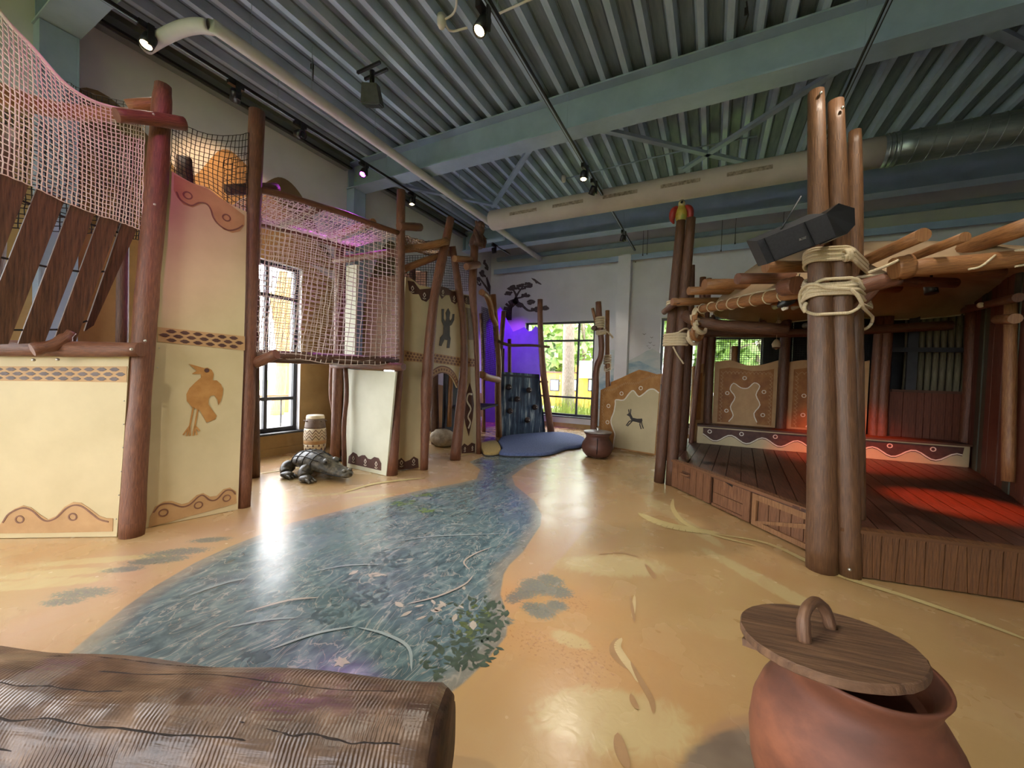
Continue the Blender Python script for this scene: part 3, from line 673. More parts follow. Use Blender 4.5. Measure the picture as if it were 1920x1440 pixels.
for i in range(22):
    x = d1 + .32 + i * .155; mb = MB()
    if first is None:
        P = [Vector((.04 * math.sin(2 * math.pi * k / 24), math.cos(2 * math.pi * k / 24) * .207, math.sin(2 * math.pi * k / 24) * .207)) + Vector((x, DY, DZ)) for k in range(25)]
        first = mb.tube(P, .006, 5, cap=False).obj('seam_ring', M_galv, t); x0s = x
    else: share(first, 'seam_ring', t, (x - x0s, 0, 0))
# white pipe under the ceiling
t = thing('white_pipe', (-4.5, 2, 4.78), 'long white round pipe hung under the ceiling at the left', 'pipe')
pz = 4.78; a = W(300, 110, Z=pz); b = W(372, 52, Z=pz)
log_ = smoothpath([Vector((-5.45, b.y - .12, pz)), Vector((-5.1, b.y - .1, pz)), Vector((-4.75, b.y - .05, pz)), Vector((-4.55, b.y + .05, pz)), Vector((-4.5, b.y + .25, pz)), Vector((-4.5, 4, pz)), Vector((-4.5, 7, pz)), Vector((-4.5, YB - .3, pz))], 5)
MB().tube(log_, .065, 16).obj('pipe_run', pm('white_pipe_paint', (186, 184, 188), (200, 198, 200), ns=2, rough=.45), t)
for y in (2.4, 3.1, 4.1, 5.0, 6.2, 7.4, 8.6): MB().tube([(-4.5, y, pz + .06), (-4.5, y, 5.37)], .003, 5).obj('hanger_wire', M_steel, t)
t = thing('sprinkler_pipe', (0, 0, 5.0), 'thin pipe hung below the far beam at the left back corner', 'pipe')
MB().tube([W(880, 458, Y=8.2), W(945, 447, Y=8.2)], .05, 12).obj('pipe_run', M_steel, t)
# ceiling loudspeaker
sp = W(697, 178, Z=4.95); t = thing('ceiling_speaker', sp, 'small dark loudspeaker hanging from the ceiling deck at the upper left', 'speaker')
R = Matrix.Rotation(.5, 3, 'Z') @ Matrix.Rotation(.35, 3, 'X')
MB().box(sp, (.24, .2, .22), R, .75).obj('cabinet', pm('dark_grey_plastic', (52, 52, 54), (66, 66, 68), ns=20, rough=.6), t)
MB().box(sp + R @ Vector((0, 0, -.115)), (.21, .17, .012), R).obj('grille', M_black, t)
MB().tube([sp + Vector((0, 0, .1)), sp + Vector((0, 0, .3))], .03, 10).obj('swivel_mount', M_black, t)
for s in (-.06, .06): MB().bar(sp + Vector((-.2, s, .3)), sp + Vector((.2, s, .3)), .03, .03).obj('mount_rail', M_black, t)
# smoke detector and conduit
dt = W(828, 40, Z=5.3); t = thing('smoke_detector', dt, 'small white smoke detector on the ceiling beside the large lit spotlight', 'detector')
MB().lathe(dt, [(.001, -.07), (.03, -.07), (.045, -.04), (.05, 0), (.05, .06)], 16).obj('detector_head', pm('white_plastic', (214, 212, 206), rough=.4), t)
MB().tube(smoothpath([dt + Vector((.03, 0, 0)), W(845, 58, Z=5.3), W(876, 52, Z=5.3)], 5), .012, 6).obj('cable', MATS['white_plastic'], t)
MB().tube(smoothpath([dt, W(850, 25, Z=5.32), W(856, 0, Z=5.32), W(846, -20, Z=5.32)], 5), .012, 6).obj('cable', MATS['white_plastic'], t)
dt = W(1057, 336, Z=5.28); t = thing('smoke_detector', dt, 'small white detector on the ceiling left of the middle track, behind the beam', 'detector')
MB().lathe(dt, [(.001, -.06), (.035, -.05), (.045, 0), (.045, .06)], 16).obj('detector_head', MATS['white_plastic'], t)
t = thing('cable_conduit', W(1060, 335, Z=5.3), 'thin conduit crossing the ceiling ribs behind the middle beam', 'conduit')
MB().tube([W(1060, 335, Z=5.32), W(1180, 306, Z=5.32), W(1300, 278, Z=5.32), W(1420, 255, Z=5.32)], .012, 6).obj('conduit_tube', M_steel, t)
t = thing('cable_conduit', W(935, 28, Z=5.3), 'thin white conduit leading right from the large lit spotlight', 'conduit')
MB().tube([W(932, 27, Z=5.33), W(985, 3, Z=5.33), W(1050, -25, Z=5.33)], .012, 6).obj('conduit_tube', MATS['white_plastic'], t)
# loose hanging wires
for i, (px, py, z0, z1, yy) in enumerate(((1398, 40, 5.0, 5.36, 4.2), (585, 140, 4.9, 5.36, 3.1))):
    p = W(px, py, Z=5.15); t = thing('hanging_wire', p, ('frayed end of wire hanging from the ribs near the top right of the middle beam', 'short black clip hanging from a ceiling rib left of the loudspeaker')[i], 'wire')
    MB().tube([p + Vector((0, 0, .2)), p + Vector((.02, 0, .05)), p + Vector((-.01, .02, -.06))], .008, 5).obj('wire', M_black, t)
    MB().box(p + Vector((0, 0, .1)), (.03, .03, .06)).obj('clip', M_black, t)
for px, py0, py1 in ((1205, 432, 478), (1213, 432, 476), (1352, 420, 470), (1378, 408, 456), (1469, 396, 420)):
    a = W(px, py1, Y=YB - .5); t = thing('suspension_wire', a, 'thin steel wire by the back wall ledge, %s' % {1205: 'left of the track-end pair', 1213: 'right of the track-end pair', 1352: 'just right of the parrot posts', 1378: 'midway between parrot posts and loudspeaker', 1469: 'above the black loudspeaker'}[px], 'wire', 'wires by the back ledge')
    MB().tube([a, Vector((a.x, a.y, 5.46))], .006, 5).obj('wire', M_frame, t)
    MB().lathe(a, [(.001, -.02), (.012, -.02), (.012, .02), (.001, .02)], 6).obj('wire_end', M_black, t)

# ------------------------------------------------------------------ left side: towers, nets, painted boards
def zc(ox, oy, k): return lambda pts: [(ox + a * k, oy + b * k) for a, b in pts]
Z2 = zc(0, 300, .27778); Z3 = zc(0, 600, .3125); Z5 = zc(440, 620, .22222); Z6 = zc(700, 380, .36111); Z7 = zc(860, 480, .27778)
def on(pl, pts): return [pl.px(a, b) for a, b in pts]
def logX(mb, pts, X, widths, seed=0, n=12, wob=.04):
    P = [W(a, b, X=X) for a, b in pts]; d = depth_of(P[0]) * slim(P[0]); return log(mb, P, [w / 2 * d / FPX for w in widths], seed, n, wob)
def logPl(mb, pl, pts, widths, off=0, seed=0, n=12, wob=.04):
    P = [pl.P(a, b, off) for a, b in pts]; d = depth_of(P[0]) * slim(P[0]); return log(mb, P, [w / 2 * d / FPX for w in widths], seed, n, wob)
def bolts(parent, pts, r=.012, d=(0, 0, 0)):
    for p in pts: MB().ball(p, (r, r, r), 8, 5).obj('bolt', M_bolt, parent)
def board(parent, pl, outline, mat, name='panel', thick=.03, front=0.0):
    outline = [(a, .004 if b < .06 else b) for a, b in outline]
    mb = MB(); pl.slab(mb, outline, front, thick); return mb.obj(name, mat, parent)
def paint(parent, pl, outline, mat, name, front=.004, curve=0):
    mb = MB(); pl.slab(mb, curve2(outline, curve) if curve else outline, front, .0035); return mb.obj(name, mat, parent)
def lines(parent, pl, polylines, w, mat, name, front=.007, sm=4):
    mb = MB()
    for q in polylines: pl.stroke(mb, curve2(q, sm) if sm and len(q) > 2 else q, w, front)
    return mb.obj(name, mat, parent)
def rings(parent, pl, cs, r, w, mat, front=.007, name='painted_ring'):
    for c in cs:
        mb = MB(); pl.ring(mb, c, r, w, front); mb.obj(name, mat, parent)
def net_band(parent, pl, bl, tl, br, tr, cols, base=None, dark=None):
    """painted band of dark lozenges on tan"""
    base = base or M_tanp; dark = dark or M_brownp
    b = paint(parent, pl, [bl, br, tr, tl], base, 'painted_band', .004)
    mb = MB()
    def P(u, v): 
        x0 = bl[0] + (br[0] - bl[0]) * u; z0 = bl[1] + (br[1] - bl[1]) * u; x1 = tl[0] + (tr[0] - tl[0]) * u; z1 = tl[1] + (tr[1] - tl[1]) * u
        return (x0 + (x1 - x0) * v, z0 + (z1 - z0) * v)
    for row in range(3):
        for i in range(cols + 1):
            u = (i + (.5 if row % 2 else 0)) / cols; v = .2 + .3 * row; du = .4 / cols; dv = .12
            if u - du < 0 or u + du > 1: continue
            pl.slab(mb, [P(u - du, v), P(u - du * .3, v - dv), P(u + du * .3, v - dv), P(u + du, v), P(u + du * .3, v + dv), P(u - du * .3, v + dv)], .007, .003)
    mb.obj('lozenges', dark, b)
    return b
def diamonds(parent, pl, cs, s, mat):
    for x, z in cs:
        mb = MB(); pl.stroke(mb, [(x, z + s), (x + s * .6, z), (x, z - s), (x - s * .6, z), (x, z + s)], s * .32, .009); pl.stroke(mb, [(x - s * .8, z - s * 1.35), (x, z - s * 1.7), (x + s * .8, z - s * 1.35)], s * .28, .009)
        mb.obj('painted_diamond', mat, parent)

# ---- tower with the bird
g1 = G(245, 1005)
tA = thing('climbing_tower', g1, 'cream climbing tower with a painted ochre bird between two thick log posts', 'play tower')
pA1 = Pl(G(0, 1010), G(219, 1007)); pA2 = Pl(G(272, 991), G(446, 956))
mb = MB(); logX(mb, [(247, 1010), (254, 880), (262, 760), (275, 560), (291, 380), (302, 220), (306, 160)], g1.x, [52, 50, 46, 50, 48, 44, 36], 1, 14); mb.obj('post', M_log, tA)
g2 = G(458, 950); mb = MB(); logX(mb, [(457, 951), (464, 760), (470, 560), (475, 400), (482, 209)], g2.x, [26, 30, 27, 30, 31], 2, 14); mb.obj('post', M_log, tA)
u0, z0 = pA1.px(219, 1007); ut, zt = pA1.px(243, 652)
pan = board(tA, pA1, [(-.75, .012), (u0, .012), (pA1.px(232, 830)[0], pA1.px(232, 830)[1]), (ut, zt), (-.75, zt)], M_cream)
paint(pan, pA1, on(pA1, Z3([(-420, 1285), (-420, 1215), (-330, 1150), (-200, 1110), (-100, 1190), (0, 1232), (40, 1172), (90, 1132), (140, 1112), (190, 1125), (240, 1165), (290, 1196), (340, 1175), (390, 1120), (440, 1092), (490, 1096), (540, 1130), (600, 1175), (640, 1188), (680, 1190), (678, 1268), (330, 1276)])), M_tanp, 'wave_border')
lines(pan, pA1, [on(pA1, Z3([(20, 1215), (60, 1160), (140, 1126), (200, 1145), (250, 1190), (290, 1205), (340, 1186), (400, 1130), (450, 1110), (500, 1120), (560, 1165), (600, 1195), (655, 1210)]))], .012, M_midp, 'wave_line')
rings(pan, pA1, on(pA1, Z3([(122, 1195), (440, 1180)])), .028, .011, M_midp)
net_band(pan, pA1, *on(pA1, Z3([(-500, 358), (-500, 278), (762, 374), (765, 278)])), 16, M_tanp, pm('slate_paint', (92, 80, 78), (112, 98, 94), ns=20, rough=.6))
out2 = on(pA2, [(262, 990), (272, 830), (282, 620), (296, 439)]) + curve2(on(pA2, Z2([(1110, 55), (1150, 70), (1200, 100), (1250, 130), (1310, 160), (1370, 175), (1430, 210), (1500, 265), (1580, 310), (1665, 350)])), 3) + on(pA2, [(460, 550), (456, 700), (446, 955)])
pan = board(tA, pA2, [(a, max(b, .015)) for a, b in out2], M_cream)
paint(pan, pA2, on(pA2, Z2([(1175, 100), (1290, 155), (1400, 195), (1470, 245), (1550, 300), (1650, 375), (1650, 440), (1620, 480), (1570, 492), (1510, 470), (1460, 420), (1430, 340), (1400, 300), (1370, 290), (1300, 320), (1240, 300), (1195, 250), (1172, 200)])), M_tanp, 'wave_border')
paint(pan, pA2, on(pA2, Z3([(890, 1245), (900, 1180), (930, 1120), (980, 1090), (1030, 1085), (1090, 1105), (1130, 1095), (1180, 1050), (1220, 1038), (1260, 1060), (1300, 1055), (1340, 1015), (1380, 1005), (1415, 1030), (1420, 1100)])), M_tanp, 'wave_border')
lines(pan, pA2, [on(pA2, Z2([(1190, 215), (1220, 270), (1290, 308), (1340, 290), (1390, 295), (1420, 330), (1440, 390), (1480, 440), (1540, 475), (1600, 465), (1640, 440)]))], .012, M_midp, 'wave_line')
lines(pan, pA2, [on(pA2, Z3([(920, 1155), (960, 1110), (1020, 1100), (1090, 1120), (1140, 1105), (1190, 1060), (1220, 1052), (1260, 1080), (1300, 1075), (1350, 1025), (1390, 1022), (1412, 1045)]))], .012, M_midp, 'wave_line')
rings(pan, pA2, on(pA2, Z3([(980, 1155), (1190, 1110), (1360, 1068)]) + Z2([(1267, 240), (1528, 390)])), .03, .011, M_midp)
net_band(pan, pA2, *on(pA2, Z3([(945, 130), (945, 42), (1468, 183), (1468, 98)])), 7)
bird = paint(pan, pA2, on(pA2, Z3([(1132, 263), (1225, 288), (1245, 285), (1270, 300), (1282, 325), (1275, 362), (1300, 362), (1325, 385), (1338, 415), (1335, 450), (1325, 485), (1310, 510), (1305, 480), (1285, 452), (1262, 455), (1252, 475), (1250, 505), (1270, 535), (1300, 575), (1290, 595), (1240, 615), (1230, 600), (1200, 545), (1150, 520), (1120, 485), (1118, 445), (1135, 410), (1170, 375), (1205, 345), (1205, 325), (1150, 323), (1180, 305)])), M_ochre, 'painted_bird', .006)
mb = MB()
for q in ([(1160, 522), (1138, 637)], [(1187, 535), (1168, 637)], [(1138, 635), (1098, 690)], [(1138, 635), (1120, 695)], [(1138, 635), (1140, 695)], [(1168, 635), (1158, 695)], [(1168, 635), (1180, 690)], [(1168, 632), (1197, 665)]): pA2.stroke(mb, on(pA2, Z3(q)), .012, .006)
mb.obj('painted_legs', M_ochre, pan)
c = on(pA2, Z3([(1240, 302)]))[0]; paint(pan, pA2, [(c[0] + .02 * math.cos(k), c[1] + .02 * math.sin(k)) for k in [i * .6283 for i in range(10)]], M_brownp, 'painted_eye', .009)
bolts(tA, [pA1.P(*p, .006) for p in Z3([(748, 485), (745, 625), (740, 765), (730, 908), (716, 1050), (700, 1193)])] + [pA2.P(*p, .006) for p in Z3([(955, 168), (945, 285)])], .005)
# rails of the tower
mb = MB(); ra = pA1.P(-60, 652, .05); rb = pA1.P(288, 657, .12); log(mb, [ra, pA1.P(60, 654, .06), pA1.P(160, 656, .07), rb], [.06, .062, .06, .056], 5); mb.obj('rail', M_log, tA)
bolts(tA, [W(242, 655, X=rb.x + .02) + Vector((.04, 0, 0)), W(272, 639, X=g1.x + .11), W(63, 675, X=-4.7), W(108, 674, X=-4.55)], .012)
mb = MB(); log(mb, [W(218, 216, X=-4.13), W(280, 222, X=-4.13), W(345, 232, X=-4.13)], [.05, .055, .055], 6); mb.obj('cross_log', M_log, tA)
mb = MB(); log(mb, [W(240, 200, X=-4.5), W(300, 194, X=-4.38)], [.055, .05], 7); mb.obj('cross_log', M_logt, tA)
bolts(tA, [W(288, 214, X=-4.08), W(290, 383, X=g1.x + .1)], .01)
# rear posts and dark stubs of the tower seen through the net
for pts, X, w in (([(352, 430), (345, 296)], -5.0, 22), ([(475, 950), (474, 500), (472, 330)], -5.25, 20), ([(395, 1010), (398, 520), (404, 372)], -5.25, 20)):
    mb = MB(); P = [W(a, b, X=X) for a, b in pts]
    P[0].z = max(P[0].z, 0) if P[0].z > 1.6 else 0; log(mb, P, .07, 9); mb.obj('post', M_logd, tA)
mb = MB(); log(mb, [W(425, 356, X=-4.6), W(520, 352, X=-4.6)], .055, 8); mb.obj('cross_log', M_logd, tA)
MB().box((-4.85, 1.75, 1.46), (.9, .9, .06)).obj('platform', M_plank, tA)
# black net closing the tower above the bird panel
top = [(325, 226), (345, 232), (372, 243), (400, 250), (430, 252), (452, 250), (468, 246)]; bot = [(322, 318), (345, 332), (368, 342), (395, 350), (420, 368), (445, 388), (466, 400)]
def netgrid(fa, fb, rows, cols, sag=None, seed=0, jit=0.0):
    A = smoothpath(fa, 8); B = smoothpath(fb, 8); rg = random.Random(seed); g = []
    def pick(P, t): x = t * (len(P) - 1); k = min(int(x), len(P) - 2); return P[k] + (P[k + 1] - P[k]) * (x - k)
    for i in range(rows + 1):
        row = []
        for j in range(cols + 1):
            v = i / rows; u = j / cols
            p = pick(A, u) * (1 - v) + pick(B, u) * v
            if sag: p = p + Vector(sag) * (4 * v * (1 - v)) * math.sin(math.pi * u)
            if jit: p = p + Vector((rg.uniform(-jit, jit), rg.uniform(-jit, jit), rg.uniform(-jit, jit)))
            row.append(p)
        g.append(row)
    return g
MB().net(netgrid([pA2.P(*p, -.03) for p in top], [pA2.P(*p, -.05) for p in bot], 12, 18, (-.05, 0, 0), 1, .003), .0035).obj('black_net', M_blacknet, tA)
MB().net(netgrid([W(420, 300, X=-4.9), W(475, 285, X=-4.9)], [W(420, 440, X=-4.9), W(475, 440, X=-4.9)], 14, 8, None, 2, .004), .0035).obj('black_net', M_blacknet, tA)

# ---- plank bridge at the left edge
XB = -4.28
tB = thing('plank_bridge', W(0, 640, X=-4.8), 'steep bridge of dark wooden planks strung on rope at the left edge', 'bridge')
tops = [(-150, 285, -80, 312), (-70, 306, -6, 326), (2, 322, 54, 348), (70, 352, 122, 374), (134, 380, 178, 400), (190, 398, 224, 416), (230, 414, 258, 428)]
bots = [(-330, 650, -250, 650), (-250, 650, -160, 650), (-140, 648, -62, 648), (-48, 648, 16, 645), (34, 645, 84, 642), (100, 642, 142, 641), (158, 622, 176, 610)]
for k, (t4, b4) in enumerate(zip(tops, bots)):
    Xb = -4.62 + .0 * k
    P = [W(t4[0], t4[1], X=XB), W(t4[2], t4[3], X=XB), W(b4[2], b4[3], X=Xb), W(b4[0], b4[1], X=Xb)]
    n_ = (P[1] - P[0]).cross(P[2] - P[0]).normalized()
    if n_.dot(Vector(CAM) - P[0]) < 0: n_ = -n_
    MB().slab(P, n_ * -.035).obj('plank', M_plank, tB)
mb = MB()
for v in (.1, .45, .9):
    mb.tube([W(tops[k][0], tops[k][1], X=XB) * (1 - v) + W(bots[k][0], bots[k][1], X=-4.62) * v + Vector((-.02, 0, 0)) for k in range(7)], .008, 6)
mb.obj('rope', M_blacknet, tB)
MB().tube(smoothpath([W(a, b, X=-4.52) for a, b in ((60, 656), (100, 648), (120, 636), (134, 622))], 4), [.05, .055] + [.045] * 8 + [.03] * 3, 8).obj('fork_branch', M_log, tB)
tN = thing('safety_net', W(120, 300, X=XB), 'white rope net hanging beside the plank bridge at the upper left', 'net')
nt_ = [(-120, -160), (0, 22), (60, 88), (120, 155), (175, 190), (235, 207), (272, 214)]; nb_ = [(-120, 288), (0, 325), (62, 350), (125, 380), (182, 402), (225, 416), (266, 432)]
MB().net(netgrid([W(a, b, X=XB + .06) for a, b in nt_], [W(a, b, X=XB + .02) for a, b in nb_], 26, 40, (.06, 0, 0), 3, .003), .0043).obj('rope_mesh', M_net, tN)
MB().tube(smoothpath([W(a, b, X=XB + .06) for a, b in nt_], 6), .012, 6).obj('border_rope', M_net, tN)
tN2 = thing('safety_net', W(100, 300, X=-5.4), 'black rope net behind the white net at the upper left', 'net')
MB().net(netgrid([W(-100, 180, X=-5.4), W(60, 225, X=-5.4), W(200, 265, X=-5.4), W(265, 290, X=-5.4)], [W(-100, 420, X=-5.4), W(60, 430, X=-5.4), W(200, 440, X=-5.4), W(265, 450, X=-5.4)], 22, 36, None, 4, .006), .005).obj('rope_mesh', M_blacknet, tN2)
MB().net(netgrid([W(120, 150, X=-5.2), W(180, 178, X=-5.2), W(300, 205, X=-5.2)], [W(120, 215, X=-5.2), W(180, 225, X=-5.2), W(300, 235, X=-5.2)], 7, 18, None, 4, .004), .003).obj('rope_mesh', M_blacknet, tN2)
t = thing('bridge_rail', W(0, 170, X=-4.7), 'orange-brown log rail running behind the white net at upper left', 'rail')
mb = MB(); log(mb, [W(-60, 150, X=-4.8), W(60, 195, X=-4.8), W(150, 212, X=-4.8), W(262, 216, X=-4.55)], [.07, .07, .06, .055], 12); mb.obj('rail_log', M_logt, t)
mb = MB(); log(mb, [W(-30, 640, X=-5.3), W(-10, 420, X=-5.3), W(10, 240, X=-5.35)], .07, 13); mb.obj('support_post', M_logd, t)
t = thing('name_board', W(183, 258, X=-5.6), 'small dark brown board on the violet-lit wall behind the net', 'sign')
MB().bar(W(158, 245, X=-5.62), W(208, 270, X=-5.62), .03, .1).obj('board_face', M_brownp, t)
mb = MB(); log(mb, [W(232, 290, X=-5.55), W(228, 700, X=-5.55)], .05, 3); mb.obj('board_post', M_logd, t)

# ---- net bridge in the middle
pF = Pl(g2, G(735, 890)); BK = -1.15
t = thing('net_bridge', pF.P(600, 680), 'white rope net tunnel with a dark deck between the two towers', 'net bridge')
ft = [pF.P(*p) for p in ((480, 358), (540, 372), (600, 390), (650, 405), (700, 424), (748, 440))]
fb = [pF.P(*p, .03) for p in ((478, 670), (505, 672), (560, 674), (620, 682), (690, 684), (748, 680))]
MB().net(netgrid(ft, fb, 32, 30, (0.05, 0, 0), 5, .006), .0048).obj('front_net', M_net, t)
bt = [p + pF.n * BK + Vector((0, 0, .02 - .0 * i)) for i, p in enumerate(ft)]
MB().net(netgrid(ft, bt, 20, 30, (0, 0, -.09), 6, .006), .0048).obj('roof_net', M_net, t)
bb = [p + pF.n * (BK - .03) for p in fb]
MB().net(netgrid(bt, bb, 26, 26, None, 7, .006), .004).obj('back_net', M_net, t)
mb = MB(); log(mb, [p + Vector((0, 0, .02)) for p in ft], .035, 3); mb.obj('top_rail', M_log, t)
mb = MB(); log(mb, [p + Vector((0, 0, 0)) for p in bt], .06, 4); mb.obj('top_rail', M_log, t)
mb = MB(); log(mb, [bt[2], ft[2]], .04, 4); mb.obj('roof_log', M_log, t)
mb = MB(); log(mb, [bt[4] + Vector((0, 0, .05)), ft[4] + Vector((0, 0, .05))], .05, 4); mb.obj('roof_log', M_logt, t)
zd = fb[2].z + .05; nP = 9
for k in range(nP):
    a = fb[0] + (fb[-1] - fb[0]) * (k / nP); b = fb[0] + (fb[-1] - fb[0]) * ((k + .92) / nP); a.z = b.z = zd
    MB().slab([a - pF.n * .05, b - pF.n * .05, b + pF.n * BK, a + pF.n * BK], (0, 0, -.04)).obj('deck_plank', M_plank, t)
mb = MB(); log(mb, [fb[0] + Vector((0, 0, .03)) - pF.n * .04, fb[-1] + Vector((0, 0, .03)) - pF.n * .04], .05, 6); mb.obj('deck_beam', M_logd, t)
mb = MB(); log(mb, [fb[0] + pF.n * BK, fb[-1] + pF.n * BK], .05, 6); mb.obj('deck_beam', M_logd, t)
e = pF.P(502, 664, .22); mb = MB(); log(mb, [e, pF.P(476, 682, .0)], [.05, .055], 5); mb.obj('stub_log', M_log, t)
MB().tube([p + Vector((0, 0, .03)) for p in smoothpath(ft, 4)], .012, 6).obj('lacing_rope', M_net, t)

# ---- hut tower with the arch
g3 = G(735, 890)
tH = thing('hut_tower', g3, 'cream play hut with an arched doorway, painted lizard and snake, and crooked log posts', 'play tower')
pB1 = Pl(G(650, 876), G(717, 891)); pB0 = Pl(G(630, 853), G(648, 873)); pB2 = Pl(G(742, 884), G(788, 876)); pB3 = Pl(G(793, 877), G(856, 859)); pB4 = Pl(G(862, 857), G(886, 851))
X3 = g3.x
mb = MB(); logX(mb, [(734, 893), (742, 760), (748, 690), (750, 560), (752, 357)], X3, [24, 20, 18, 18, 17], 21); mb.obj('post', M_log, tH)
X4 = G(795, 879).x; mb = MB(); logX(mb, [(795, 880), (798, 790), (800, 720), (806, 640), (814, 560), (826, 500), (845, 410)], X4 + .03, [15, 18, 22, 20, 17, 20, 15], 22); mb.obj('post', M_log, tH)
X5 = G(855, 860).x; mb = MB(); logX(mb, [(853, 862), (862, 780), (870, 680), (868, 600), (860, 540), (848, 462)], X5 + .03, [20, 19, 15, 12, 14, 12], 23); mb.obj('post', M_log, tH)
X6 = G(894, 852).x; mb = MB(); logX(mb, [(898, 851), (896, 740), (892, 620), (886, 545), (890, 462)], X6, [10, 8, 10, 14, 14], 24); mb.obj('post', M_log, tH)
for pts, w in (([(646, 877), (645, 800), (650, 740), (648, 690)], 9), ([(632, 852), (627, 780), (621, 740), (622, 688)], 9)):
    mb = MB(); pp = G(*pts[0]); logX(mb, pts, pp.x + .03, [w, w, w, w], 25); mb.obj('thin_post', M_log, tH)
pan = board(tH, pB1, on(pB1, [(645, 873), (724, 890), (742, 697), (648, 692)]), M_pale)
paint(pan, pB1, on(pB1, Z5([(957, 1118), (965, 1060), (1000, 1025), (1030, 1040), (1045, 1065), (1075, 1050), (1100, 1050), (1125, 1080), (1150, 1085), (1180, 1065), (1215, 1075), (1238, 1120), (1236, 1180)])), M_brownp, 'scallop_border')
diamonds(pan, pB1, on(pB1, Z5([(1005, 1078), (1105, 1103), (1197, 1125)])), .035, M_whitep)
pan = board(tH, pB0, on(pB0, [(630, 851), (647, 871), (651, 692), (628, 690)]), M_pale)
paint(pan, pB0, on(pB0, Z5([(862, 1045), (865, 1000), (878, 980), (890, 1005), (905, 1000), (912, 1060)])), M_brownp, 'scallop_border')
pan = board(tH, pB2, on(pB2, [(761, 519), (772, 523), (787, 535), (808, 539), (804, 640), (795, 760), (790, 875), (735, 883), (748, 760), (752, 640)]), M_cream)
paint(pan, pB2, on(pB2, Z6([(178, 405), (210, 410), (240, 450), (300, 445), (298, 490), (275, 515), (250, 505), (235, 475), (205, 475), (185, 455)])), M_brownp, 'scallop_border')
paint(pan, pB2, on(pB2, Z6([(118, 1388), (118, 1345), (145, 1325), (165, 1345), (190, 1335), (210, 1318), (232, 1330), (235, 1378)])), M_brownp, 'scallop_border')
diamonds(pan, pB2, on(pB2, Z6([(202, 445), (264, 480), (145, 1350), (208, 1342)])), .035, M_whitep)
net_band(pan, pB2, *on(pB2, Z6([(160, 822), (160, 766), (262, 830), (262, 786)])), 6, M_tanp, M_midp)
arch = curve2(Z6([(285, 950), (292, 925), (310, 903), (350, 882), (390, 890), (415, 915), (437, 962)]), 3)
pan = board(tH, pB3, on(pB3, Z6([(340, 430), (370, 438), (400, 455), (448, 450), (462, 640), (458, 780), (437, 962)]) + arch[::-1][1:-1] + Z6([(285, 950), (292, 780), (312, 600), (328, 480)])), M_cream)
outer = curve2(Z6([(285, 910), (310, 870), (350, 850), (390, 858), (420, 888), (438, 930)]), 3)
paint(pan, pB3, on(pB3, outer + arch[::-1]), M_tanp, 'arch_trim')
inr = curve2(Z6([(285, 930), (310, 887), (350, 866), (390, 874), (418, 902), (438, 945)]), 3)
mb = MB()
for i in range(0, len(inr) - 1): pB3.stroke(mb, on(pB3, [(inr[i][0], inr[i][1]), (inr[i][0] * .5 + inr[i + 1][0] * .5, inr[i][1] * .5 + inr[i + 1][1] * .5)]), .035, .008)
mb.obj('arch_dashes', M_midp, pan)
lines(pan, pB3, [on(pB3, outer), on(pB3, arch)], .02, M_midp, 'arch_outline', .009, 0)
net_band(pan, pB3, *on(pB3, Z6([(290, 828), (292, 778), (455, 852), (455, 805)])), 9, M_tanp, M_midp)
paint(pan, pB3, on(pB3, Z6([(345, 432), (380, 442), (410, 460), (440, 460), (440, 510), (425, 528), (405, 515), (395, 480), (375, 480), (355, 500), (342, 475)])), M_brownp, 'scallop_border')
diamonds(pan, pB3, on(pB3, Z6([(360, 465), (418, 495)])), .035, M_whitep)
M_dkp = pm('charcoal_paint', (58, 52, 48), (72, 64, 58), ns=12, rough=.6)
liz = paint(pan, pB3, on(pB3, Z6([(388, 548), (398, 570), (394, 600), (398, 618), (408, 600), (410, 578), (420, 578), (418, 610), (405, 635), (396, 640), (396, 690), (400, 705), (394, 755), (380, 755), (384, 715), (368, 710), (352, 745), (340, 742), (346, 700), (362, 682), (364, 640), (354, 615), (354, 552), (366, 552), (364, 600), (372, 618), (378, 600), (374, 572)])), M_dkp, 'painted_lizard', .007)
pan = board(tH, pB4, on(pB4, Z6([(466, 475), (520, 487), (535, 560), (552, 800), (540, 1302), (452, 1308), (480, 960), (488, 780), (472, 560)])), M_cream)
net_band(pan, pB4, *on(pB4, Z6([(488, 852), (488, 806), (550, 855), (550, 812)])), 4, M_tanp, M_midp)
paint(pan, pB4, on(pB4, Z6([(500, 935), (516, 990), (522, 1050), (515, 1120), (495, 1212), (478, 1150), (468, 1080), (480, 1000)])), M_brownp, 'painted_shield')
lines(pan, pB4, [on(pB4, Z6([(512, 995), (492, 995), (485, 1030), (505, 1070), (490, 1110), (502, 1140), (492, 1172)]))], .035, M_whitep, 'painted_snake', .008)
paint(pan, pB4, on(pB4, Z6([(478, 545), (526, 552), (518, 600), (524, 712), (494, 712), (490, 600)])), pm('grey_wood_paint', (120, 100, 82), (160, 140, 116), (30, 30, 3), 3, 4, .6), 'painted_column')
paint(pan, pB4, on(pB4, Z6([(458, 1302), (458, 1265), (472, 1250), (490, 1262), (510, 1246), (528, 1252), (526, 1298)])), M_brownp, 'scallop_border')
paint(pan, pB4, on(pB4, Z6([(470, 480), (515, 490), (512, 520), (495, 530), (480, 525), (470, 515)])), M_brownp, 'scallop_border')
diamonds(pan, pB4, on(pB4, Z6([(474, 1278), (513, 1272), (481, 503), (502, 508)])), .03, M_whitep)
